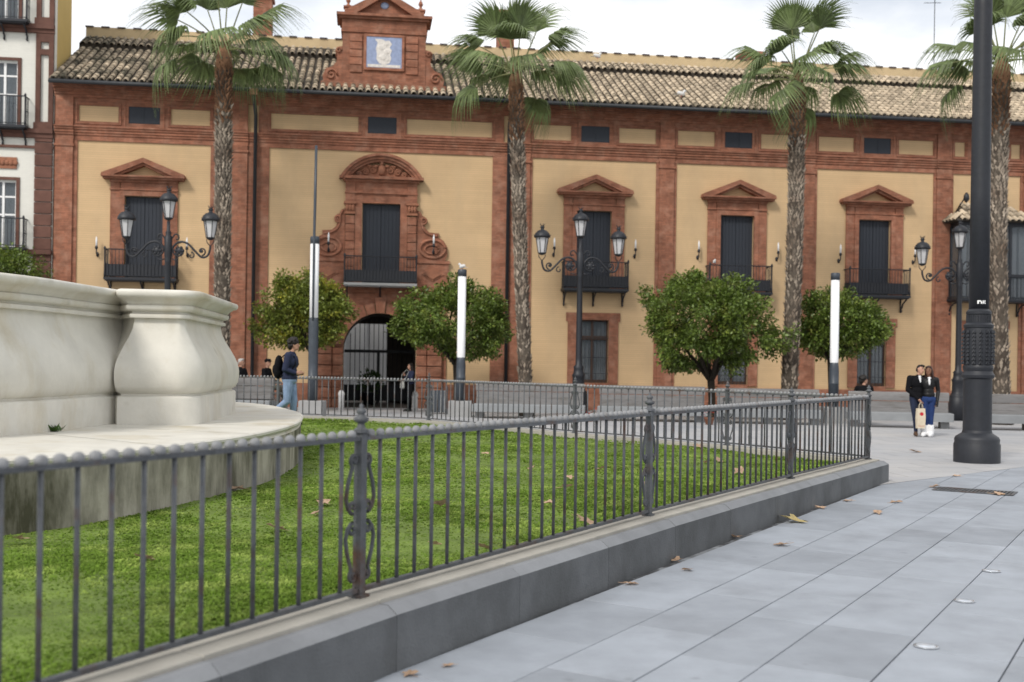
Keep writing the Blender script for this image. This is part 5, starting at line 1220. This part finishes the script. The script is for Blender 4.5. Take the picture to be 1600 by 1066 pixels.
for k in range(60): a = r_.random()*6.28; d_ = Vector((math.cos(a), math.sin(a), r_.uniform(.5, 1.6)))*r_.uniform(.04, .08); s = Vector((-d_.y, d_.x, 0)).normalized()*.014; p = Vector((r_.uniform(-.07, .07), r_.uniform(-.07, .07), 0)); m_.add([p, p+d_*.5+s, p+d_, p+d_*.5-s], [(0, 1, 2, 3)])
m_.build('leaves', 'plant', wd)


# ------------------------------------------------------------------ grass
rs = np.random.RandomState(12)
def scatter(x0, x1, y0, y1, dens):
    n = int((x1-x0)*(y1-y0)*dens); x = rs.uniform(x0, x1, n); y = rs.uniform(y0, y1, n); wr = np.sin(x*1.9+1.1*np.sin(y*1.3))*np.sin(y*1.6+.8*np.sin(x*2.2)); k = ((wr > -.42) | (rs.rand(n) < .35)) & in_poly(x, y, inn) & ~in_poly(x, y, LEDGE) & (np.abs(x) < .60*y+.6); return x[k], y[k]
A_ = []
for q in ((-6, 3, 3, 9, 4200), (-6, 4, 9, 14, 2000), (-6, 6, 14, 20, 800), (-8, 5, 20, 29, 380)): A_.append(scatter(*q))
gx = np.concatenate([a[0] for a in A_]); gy_ = np.concatenate([a[1] for a in A_]); ng = len(gx)
far_ = np.clip((gy_-6)/10, 0, 2)
pat = np.sin(gx*2.1+1.3*np.sin(gy_*1.1))*np.sin(gy_*1.7+.9*np.sin(gx*1.6))
flat = rs.rand(ng) < .55
hgt = (rs.uniform(.010, .026, ng)*(1+.45*far_*.5))*(1+.45*pat); wid = np.where(flat, rs.uniform(.006, .012, ng), rs.uniform(.0025, .006, ng))*(1+far_); th_ = rs.uniform(0, 6.283, ng); ln_ = np.where(flat, rs.uniform(.9, 1.7, ng), rs.uniform(.2, .8, ng))
gz = LZ+.02*np.sin(1.3*gx+.7*gy_)*np.sin(.9*gy_-.5*gx)-.006
dx, dy = np.cos(th_), np.sin(th_)
b0 = np.stack([gx-dy*wid, gy_+dx*wid, gz], 1); b1 = np.stack([gx+dy*wid, gy_-dx*wid, gz], 1)
mid = np.stack([gx+dx*ln_*hgt*.35, gy_+dy*ln_*hgt*.35, gz+hgt*.65], 1); sd_ = np.stack([-dy*wid*.8, dx*wid*.8, 0*wid], 1); tip = np.stack([gx+dx*ln_*hgt, gy_+dy*ln_*hgt, gz+hgt*(1.05-.35*ln_)], 1)
V = np.stack([b0, b1, mid-sd_, mid+sd_, tip], 1).reshape(-1, 3); i0 = np.arange(ng)*5
Fc = np.concatenate([np.stack([i0, i0+1, i0+2], 1), np.stack([i0, i0+2, i0+3], 1), np.stack([i0+3, i0+2, i0+4], 1)]).reshape(-1)
me = bpy.data.meshes.new('grass'); me.vertices.add(len(V)); me.vertices.foreach_set('co', V.reshape(-1).astype(np.float32)); me.loops.add(len(Fc)); me.loops.foreach_set('vertex_index', Fc.astype(np.int32)); nf = len(Fc)//3; me.polygons.add(nf); me.polygons.foreach_set('loop_start', np.arange(nf)*3); me.polygons.foreach_set('loop_total', np.full(nf, 3)); me.materials.append(MATS['grass']); me.update(); me.validate()
o = put('grass', me); o['kind'] = 'stuff'; tag(o, 'short bright green grass of the lawn round the fountain', 'grass')
print('grass blades', ng)

# ------------------------------------------------------------------ people: one continuous skin per body
def fuse(name, prims, mats, voxel, parent, loc=None, smooth_it=4):
    """tapered capsules and ellipsoids fused by a voxel remesh; each face takes the material of the nearest piece"""
    mb = MB()
    for p in prims:
        if p[0] == 'c':
            a, b, r0, r1 = Vector(p[1]), Vector(p[2]), p[3], p[4]; d = (b-a); L_ = max(d.length, 1e-4); d = d/L_
            pts = [a-d*r0*.999, a-d*r0*.8, a-d*r0*.4, a, b, b+d*r1*.4, b+d*r1*.8, b+d*r1*.999]; rd = [r0*.06, r0*.6, r0*.917, r0, r1, r1*.917, r1*.6, r1*.06]
            mb.tube(pts, rd, 10)
        else: mb.ell(p[1], p[2], 14, 10, Matrix.Rotation(p[3], 3, p[4]) if len(p) > 5 else None)
    me = bpy.data.meshes.new(name); me.from_pydata(mb.v, [], mb.f); me.update()
    o = bpy.data.objects.new(name, me); COL.objects.link(o)
    m = o.modifiers.new('r', 'REMESH'); m.mode = 'VOXEL'; m.voxel_size = voxel
    s = o.modifiers.new('s', 'SMOOTH'); s.factor = .5; s.iterations = smooth_it
    dg = bpy.context.evaluated_depsgraph_get(); nm = bpy.data.meshes.new_from_object(o.evaluated_get(dg)); bpy.data.objects.remove(o); bpy.data.meshes.remove(me)
    nm.name = name
    if not isinstance(mats, (list, tuple)): mats = [mats]
    for k in mats: nm.materials.append(MATS[k])
    n = len(nm.polygons); c = np.zeros(n*3, np.float32); nm.polygons.foreach_get('center', c); c = c.reshape(-1, 3)
    if len(mats) > 1:
        best = np.full(n, 1e9); idx = np.zeros(n, np.int32)
        for p in prims:
            if p[0] == 'c':
                a, b = np.array(p[1]), np.array(p[2]); ab = b-a; t = np.clip(((c-a)@ab)/max(ab@ab, 1e-9), 0, 1); dd = np.linalg.norm(c-(a+t[:, None]*ab), axis=1)-(p[3]+(p[4]-p[3])*t)
            else: r_ = np.array(p[2]); q = (c-np.array(p[1]))/r_; L_ = np.linalg.norm(q, axis=1); dd = (L_-1)*r_.mean()
            k = dd < best; best[k] = dd[k]; idx[k] = p[-1]
        nm.polygons.foreach_set('material_index', idx)
    nm.polygons.foreach_set('use_smooth', [True]*n)
    return put(name, nm, parent, loc)
def hand(w, d, side, up, mi, curl=.5):
    """palm with four unequal fingers and a thumb"""
    w, d, side, up = Vector(w), Vector(d).normalized(), Vector(side).normalized(), Vector(up).normalized(); out = [('c', w, w+d*.03, .026, .03, mi), ('c', w+d*.035-side*.018, w+d*.08-side*.02, .018, .017, mi), ('c', w+d*.035+side*.018, w+d*.08+side*.02, .018, .017, mi)]
    for k, ln in zip((-1.5, -.5, .5, 1.5), (.06, .07, .065, .05)):
        k0 = w+d*.085+side*(.0175*k); k1 = k0+(d*math.cos(curl*.6)+up*math.sin(curl*.6))*ln*.5; k2 = k1+(d*math.cos(curl*1.7)+up*math.sin(curl*1.7))*ln*.55
        out += [('c', k0, k1, .0098, .009, mi), ('c', k1, k2, .009, .008, mi)]
    t0 = w+d*.03-side*.028; t1 = t0+(d*.6-side*.7+up*.3).normalized()*.04; out += [('c', t0, t1, .0125, .011, mi), ('c', t1, t1+(d*.8-side*.2+up*.4).normalized()*.03, .011, .009, mi)]
    return out
def person(loc, label, H, rz_, mats, J={}, top=1, leg=2, shoe=3, skin=0, hairf=None, hair_mat='hair_dark', head_rot=(0, 0), bulk=1.0, shirt=None, z0=0.0, boots=False, hands=True, female=False, jk=False):
    """mats: skin, top, trousers, shoes(, shirt); faces -y, x is the viewer's right when it faces the camera"""
    t = thing('person', loc, label, 'person', None, rz_, H/1.75)
    D_ = dict(hipL=(.09, 0, .92), hipR=(-.09, 0, .92), kneeL=(.10, -.02, .50), kneeR=(-.10, -.02, .50), ankL=(.10, .02, .09), ankR=(-.10, .02, .09), shL=(.185, .01, 1.41), shR=(-.185, .01, 1.41),
              elL=(.245, .03, 1.13), elR=(-.245, .03, 1.13), wrL=(.25, -.06, .89), wrR=(-.25, -.06, .89), toeL=(0, -.17, -.05), toeR=(0, -.17, -.05), pel=(0, 0, .95), che=(0, .01, 1.29), neck=(0, 0, 1.47), head=(0, -.02, 1.635), hdL=(0, -.1, -1), hdR=(0, -.1, -1))
    D_.update(J); V_ = {k: Vector(v) for k, v in D_.items()}; b = bulk; P = []
    pel, che, neck, head = V_['pel'], V_['che'], V_['neck'], V_['head']; mid = pel.lerp(che, .45); w_ = .9 if female else 1.0
    P += [('e', pel+Vector((0, 0, -.02)), (.165*b, .125*b, .11), leg), ('e', pel+Vector((0, 0, .09 if not jk else .03)), (.168*b*w_, .128*b, .10 if not jk else .16), top), ('e', mid, (.15*b*w_, .115*b, .17), top), ('e', che, (.178*b*w_, .125*b, .17), top), ('c', V_['shL']*.9+che*.1, V_['shR']*.9+che*.1, .068*b, .068*b, top), ('c', che+Vector((0, 0, .08)), neck+Vector((0, 0, -.01)), .11*b, .062, top)]
    P += [('c', neck, head+Vector((0, 0, -.05)), .052, .05, skin)]
    if shirt is not None: P += [('e', che+Vector((0, -.093*b, .06)), (.028, .045, .10), shirt), ('e', neck+Vector((0, -.035, -.02)), (.045, .045, .03), shirt)]
    yaw, tilt_ = head_rot; Rm = Matrix.Rotation(yaw, 3, 'Z') @ Matrix.Rotation(tilt_, 3, 'Y')
    def hp(x, y, z): return head+Rm @ Vector((x, y, z))
    P += [('e', head, (.074, .092, .108), skin), ('e', hp(0, -.035, -.055), (.054, .058, .062), skin), ('c', hp(0, -.085, .015), hp(0, -.108, -.025), .011, .015, skin), ('c', hp(.03, -.062, .005), hp(-.03, -.062, .005), .028, .028, skin), ('e', hp(.075, .005, -.005), (.012, .02, .03), skin), ('e', hp(-.075, .005, -.005), (.012, .02, .03), skin), ('c', hp(-.018, -.082, -.062), hp(.018, -.082, -.062), .012, .012, skin), ('e', hp(0, -.075, -.095), (.022, .02, .018), skin)]
    for s in 'LR':
        sg = 1 if s == 'L' else -1
        P += [('c', V_['hip'+s], V_['knee'+s], .092*b, .062*b, leg), ('c', V_['knee'+s], V_['ank'+s]+Vector((0, 0, .04)), .06*b, .046 if not boots else .05, leg)]
        a = V_['ank'+s]; toe = V_['toe'+s]; fr_ = .045 if not boots else .075
        P += [('c', a+Vector((0, .03, -.04)), a+toe*.6, fr_, fr_*.9, shoe), ('c', a+toe*.6, a+toe, fr_*.9, fr_*.7, shoe), ('c', a+Vector((0, 0, .02)), a+Vector((0, 0, -.03)), fr_, fr_, shoe)]
        if boots: P += [('c', a+Vector((0, 0, .16)), a, .085, .08, shoe)]
        P += [('c', V_['sh'+s], V_['el'+s], .066*b, .052*b, top), ('c', V_['el'+s], V_['wr'+s], .052*b, .04*b, top)]
        if hands:
            d = V_['hd'+s].normalized(); sd = d.cross(Vector((sg, 0, 0))); sd = sd if sd.length > .1 else Vector((0, 1, 0)); P += hand(V_['wr'+s]+d*.015, d, -sd.normalized(), Vector((-sg, 0, 0)) if abs(d.x) < .8 else Vector((0, 0, -1)), skin)
    fuse('body', P, mats, .0105, t, None, 2)
    for sx in (-1, 1): MB().ell(hp(sx*.03, -.084, .012), (.013, .008, .007), 8, 5).build('eye', 'eye', t, True); MB().tube([hp(sx*.048, -.078, .032), hp(sx*.03, -.088, .038), hp(sx*.014, -.089, .034)], .0045, 4).build('eyebrow', hair_mat, t, True)
    MB().tube([hp(-.022, -.087, -.058), hp(0, -.094, -.058), hp(.022, -.087, -.058)], [.003, .006, .003], 5).build('mouth', 'lips', t, True)
    hair = hairf(hp) if hairf else [('e', hp(0, .012, .03), (.083, .098, .095), 0)]
    fuse('hair', hair, [hair_mat], .009, t, None, 1)
    t['_'] = 0; del t['_']
    return t, V_
def short_hair(hp): return [('e', hp(0, .018, .04), (.080, .093, .082), 0), ('e', hp(0, .05, -.005), (.072, .06, .07), 0), ('c', hp(-.04, -.05, .09), hp(.04, -.05, .09), .03, .03, 0), ('c', hp(.07, .0, .02), hp(.07, .03, -.02), .014, .014, 0), ('c', hp(-.07, .0, .02), hp(-.07, .03, -.02), .014, .014, 0)]
def curly(hp): 
    r_ = random.Random(5); out = [('e', hp(0, .02, .05), (.10, .115, .10), 0), ('e', hp(0, .065, -.02), (.085, .065, .09), 0)]
    for k in range(46):
        v = Vector((r_.gauss(0, 1), r_.gauss(0, 1)+.35, r_.gauss(0, 1)+.5)).normalized(); q = (v.x*.098, v.y*.11+.02, v.z*.10+.045)
        if q[1] < -.055 and q[2] < .07: continue
        out.append(('e', hp(*q), (.026, .026, .026), 0))
    return out
def long_hair(hp): return [('e', hp(0, .02, .035), (.085, .095, .09), 0), ('e', hp(0, .07, -.05), (.085, .05, .12), 0), ('c', hp(.065, .045, -.02), hp(.10, .05, -.25), .035, .03, 0), ('c', hp(-.065, .045, -.02), hp(-.085, .05, -.22), .035, .028, 0), ('c', hp(0, .09, -.1), hp(.02, .09, -.28), .05, .04, 0), ('c', hp(.05, -.045, .085), hp(-.05, -.045, .085), .025, .025, 0), ('c', hp(.078, -.02, .03), hp(.085, .0, -.12), .02, .022, 0), ('c', hp(-.078, -.02, .03), hp(-.08, .0, -.1), .018, .018, 0)]

# man walking to the right behind the fountain
YW = 24.6; lw = on_ground(451, YW, .27)
walk = dict(pel=(0, 0, .94), che=(0, -.03, 1.29), neck=(0, -.05, 1.47), head=(0, -.09, 1.63), hipL=(.085, 0, .92), hipR=(-.085, 0, .92), kneeL=(.085, -.08, .50), ankL=(.085, -.06, .09), kneeR=(-.085, .02, .49), ankR=(-.085, .34, .19), toeR=(0, -.10, -.13), toeL=(0, -.17, -.05),
            shL=(.18, -.02, 1.41), shR=(-.18, -.02, 1.41), elL=(.24, .06, 1.13), wrL=(.15, -.14, 1.04), elR=(-.24, .03, 1.13), wrR=(-.14, -.14, 1.06), hdL=(-.4, -1, .1), hdR=(.4, -1, .1))
wk, VW = person(lw, 'man in navy jumper and light blue jeans walking right behind the fountain', 1.90, R(90)-.05, ['skin', 'navy', 'jeans_light', 'rubber'], walk, hairf=curly, bulk=1.2, jk=True)
def world(t, v): return Matrix.Translation(t.location) @ t.rotation_euler.to_matrix().to_4x4() @ Matrix.Scale(t.scale[0], 4) @ Vector(v)
bk = thing('backpack', world(wk, (0, .17, 1.02)), 'black backpack on the back of the walking man', 'backpack', None, wk.rotation_euler.z, 1.06)
fuse('bag', [('e', (0, .05, .18), (.15, .09, .23), 0), ('e', (0, .06, .05), (.145, .10, .14), 0), ('e', (0, .13, .1), (.10, .05, .12), 0)], ['black_cloth'], .012, bk)
for sx in (-1, 1): MB().tube([(sx*.11, -.02, .34), (sx*.12, -.12, .43), (sx*.12, -.30, .38), (sx*.13, -.33, .22), (sx*.15, -.2, .02), (sx*.13, -.02, -.02)], .014, 6).build('strap', 'black_cloth', bk, True)

# couple standing at the right
man = dict(che=(.01, .0, 1.30), neck=(.03, -.01, 1.47), head=(.06, -.03, 1.62), hipL=(.09, 0, .92), kneeL=(.12, -.03, .50), ankL=(.17, .02, .09), kneeR=(-.07, -.05, .50), ankR=(-.03, -.02, .09), toeR=(-.06, -.16, -.05), toeL=(-.02, -.17, -.05),
           elL=(.34, .15, 1.37), wrL=(.44, .0, 1.41), hdL=(.3, -.9, -.25), elR=(-.25, -.02, 1.13), wrR=(-.07, -.17, .93), hdR=(.5, -.3, -.75), shL=(.19, .03, 1.42))
YC = 28.4; pm_ = on_ground(1432, YC); pm_.z = 0
mn, VM = person(pm_, 'man in black jacket with his arm round a woman, holding a cream bag', 1.83, R(8), ['skin', 'black_cloth', 'jeans_dark', 'shoe_brown', 'white_cloth'], man, hairf=short_hair, hair_mat='hair_dark', shirt=4, head_rot=(.35, .22), bulk=1.14, jk=True)
wom = dict(che=(-.01, .0, 1.29), neck=(0, 0, 1.47), head=(-.01, -.02, 1.635), kneeL=(.06, -.04, .5), ankL=(.06, .0, .09), kneeR=(-.05, -.02, .5), ankR=(-.08, .02, .09), toeL=(-.05, -.15, -.04), toeR=(-.07, -.15, -.04), elL=(.235, .04, 1.13), wrL=(.19, -.08, .90), hdL=(-.2, -.3, -.9), elR=(-.22, .05, 1.14), wrR=(-.2, .12, .92))
pw_ = on_ground(1450, YC-.12); pw_.z = 0
wm, VWm = person(pw_, 'woman in black leather jacket, blue jeans and fluffy white boots beside the man', 1.79, R(-8), ['skin_dark', 'leather', 'jeans_blue', 'white_cloth', 'white_cloth'], wom, hairf=long_hair, hair_mat='hair_brown', shirt=4, head_rot=(-.45, 0), boots=True, female=True, bulk=1.0)
hb = world(mn, VM['wrR']+Vector((.05, -.03, -.09)))
bag = thing('tote_bag', hb-Vector((0, .03, .66)), 'cream paper carrier bag with red round print held by the man', 'bag', None, R(6))
m_ = MB(); m_.add([(-.10, -.05, 0), (.10, -.05, 0), (.10, .05, 0), (-.10, .05, 0), (-.11, -.055, .26), (.11, -.055, .26), (.11, .055, .26), (-.11, .055, .26), (-.10, -.04, .50), (.10, -.04, .50), (.10, .04, .50), (-.10, .04, .50)], [(0, 3, 2, 1), (0, 1, 5, 4), (1, 2, 6, 5), (2, 3, 7, 6), (3, 0, 4, 7), (4, 5, 9, 8), (5, 6, 10, 9), (6, 7, 11, 10), (7, 4, 8, 11)]); m_.build('sack', 'bag_cream', bag)
m_ = MB(); m_.add([(.005+.05*math.cos(k*math.pi/9), -.0545, .36+.045*math.sin(k*math.pi/9)) for k in range(18)], [tuple(range(18))]); m_.add([(-.085, -.056, .055), (.085, -.056, .055), (.085, -.056, .062), (-.085, -.056, .062)], [(0, 1, 2, 3)]); m_.build('print', 'red', bag)
for yy in (-.04, .04): MB().tube([(-.05, yy, .48), (-.04, yy*.5, .58), (0, 0, .665), (.04, yy*.5, .58), (.05, yy, .48)], .006, 5).build('handle', 'bag_cream', bag)
ph = tag(put('mobile_phone', MB().cbox(-.036, .036, -.005, .005, 0, .145, .004).mesh('mobile_phone', 'rubber'), None, world(wm, VWm['wrL']+Vector((-.03, -.06, -.15))), rot=(.2, .1, R(-20))), 'black mobile phone in the hand of the woman in white boots', 'phone')

# woman leaning in the gateway
arms = dict(che=(0, .0, 1.29), elL=(.23, -.10, 1.12), wrL=(-.02, -.24, 1.13), hdL=(-1, -.2, .2), elR=(-.24, -.1, 1.12), wrR=(.0, -.22, 1.28), hdR=(.2, -.5, .8), kneeL=(.08, -.05, .5), ankL=(.04, -.1, .09), kneeR=(-.08, 0, .5), ankR=(-.06, .02, .09))
gw_, VG = person(on_ground(641, 38.3), 'long-haired woman in dark clothes leaning at the right side of the gateway', 1.66, R(-62), ['skin', 'navy', 'black_cloth', 'rubber'], arms, hairf=long_hair, hair_mat='hair_dark', female=True)
hbg = thing('shoulder_bag', world(gw_, (-.05, -.30, .86)), 'grey shoulder bag carried by the woman in the gateway', 'bag', None, R(-62))
fuse('sack', [('e', (0, 0, .1), (.16, .06, .13), 0), ('e', (0, 0, .02), (.15, .07, .07), 0)], ['grey_cloth'], .012, hbg)
MB().tube([(-.12, 0, .2), (-.16, .05, .45), (-.1, .2, .62), (.02, .22, .55), (.1, .02, .2)], .012, 5).build('strap', 'grey_cloth', hbg, True)

# people sitting on the benches
st_ = MB(); a_ = on_ground(330, 35.3); b_ = on_ground(440, 37.2); st_.cbox(a_.x-.3, b_.x+.2, a_.y+.32, b_.y, 0, .26, .02); struct('stone_step', st_, 'concrete')
def seated(back=0.0): return dict(pel=(0, .02, .56), che=(0, .05, .92), neck=(0, .03, 1.10), head=(0, 0, 1.265), hipL=(.09, 0, .53), hipR=(-.09, 0, .53), kneeL=(.11, -.42, .53), kneeR=(-.11, -.42, .53), ankL=(.11, -.44, .09), ankR=(-.11, -.40, .09), shL=(.185, .05, 1.04), shR=(-.185, .05, 1.04), elL=(.25, -.02, .78), elR=(-.25, -.02, .78), wrL=(.14, -.26, .66), wrR=(-.14, -.26, .66), hdL=(-.2, -1, -.2), hdR=(.2, -1, -.2))
def cap_hair(hp): return short_hair(hp)
person(on_ground(376, 35.95, .26), 'white-haired man in dark jacket seated behind the fountain', 1.86, R(150), ['skin', 'black_cloth', 'olive_cloth', 'rubber', 'white_cloth'], seated(), hairf=short_hair, hair_mat='hair_white', shirt=4, head_rot=(-1.2, 0))
cm, VC = person(on_ground(418, 35.9, .26), 'man in dark cap and black jacket seated at the bench end', 1.86, R(78), ['skin', 'black_cloth', 'olive_cloth', 'shoe_brown'], seated(), hairf=short_hair, hair_mat='hair_dark', head_rot=(-.5, 0), bulk=1.1)
cp_ = thing('cap', world(cm, VC['head']+Vector((0, .01, .035))), 'dark flat cap worn by the man at the bench end', 'cap', None, cm.rotation_euler.z-.5, 1.06)
fuse('crown', [('e', (0, .01, .035), (.095, .11, .065), 0)], ['black_cloth'], .01, cp_)
fuse('peak', [('e', (0, -.11, .015), (.075, .06, .012), 0)], ['black_cloth'], .006, cp_)
person(on_ground(1349, 33.9), 'dark-haired person in black seated behind the bench in front of a window', 1.86, R(165), ['skin', 'black_cloth', 'jeans_dark', 'rubber'], seated(), hairf=curly, hair_mat='hair_dark', head_rot=(-1.3, 0), bulk=1.12)
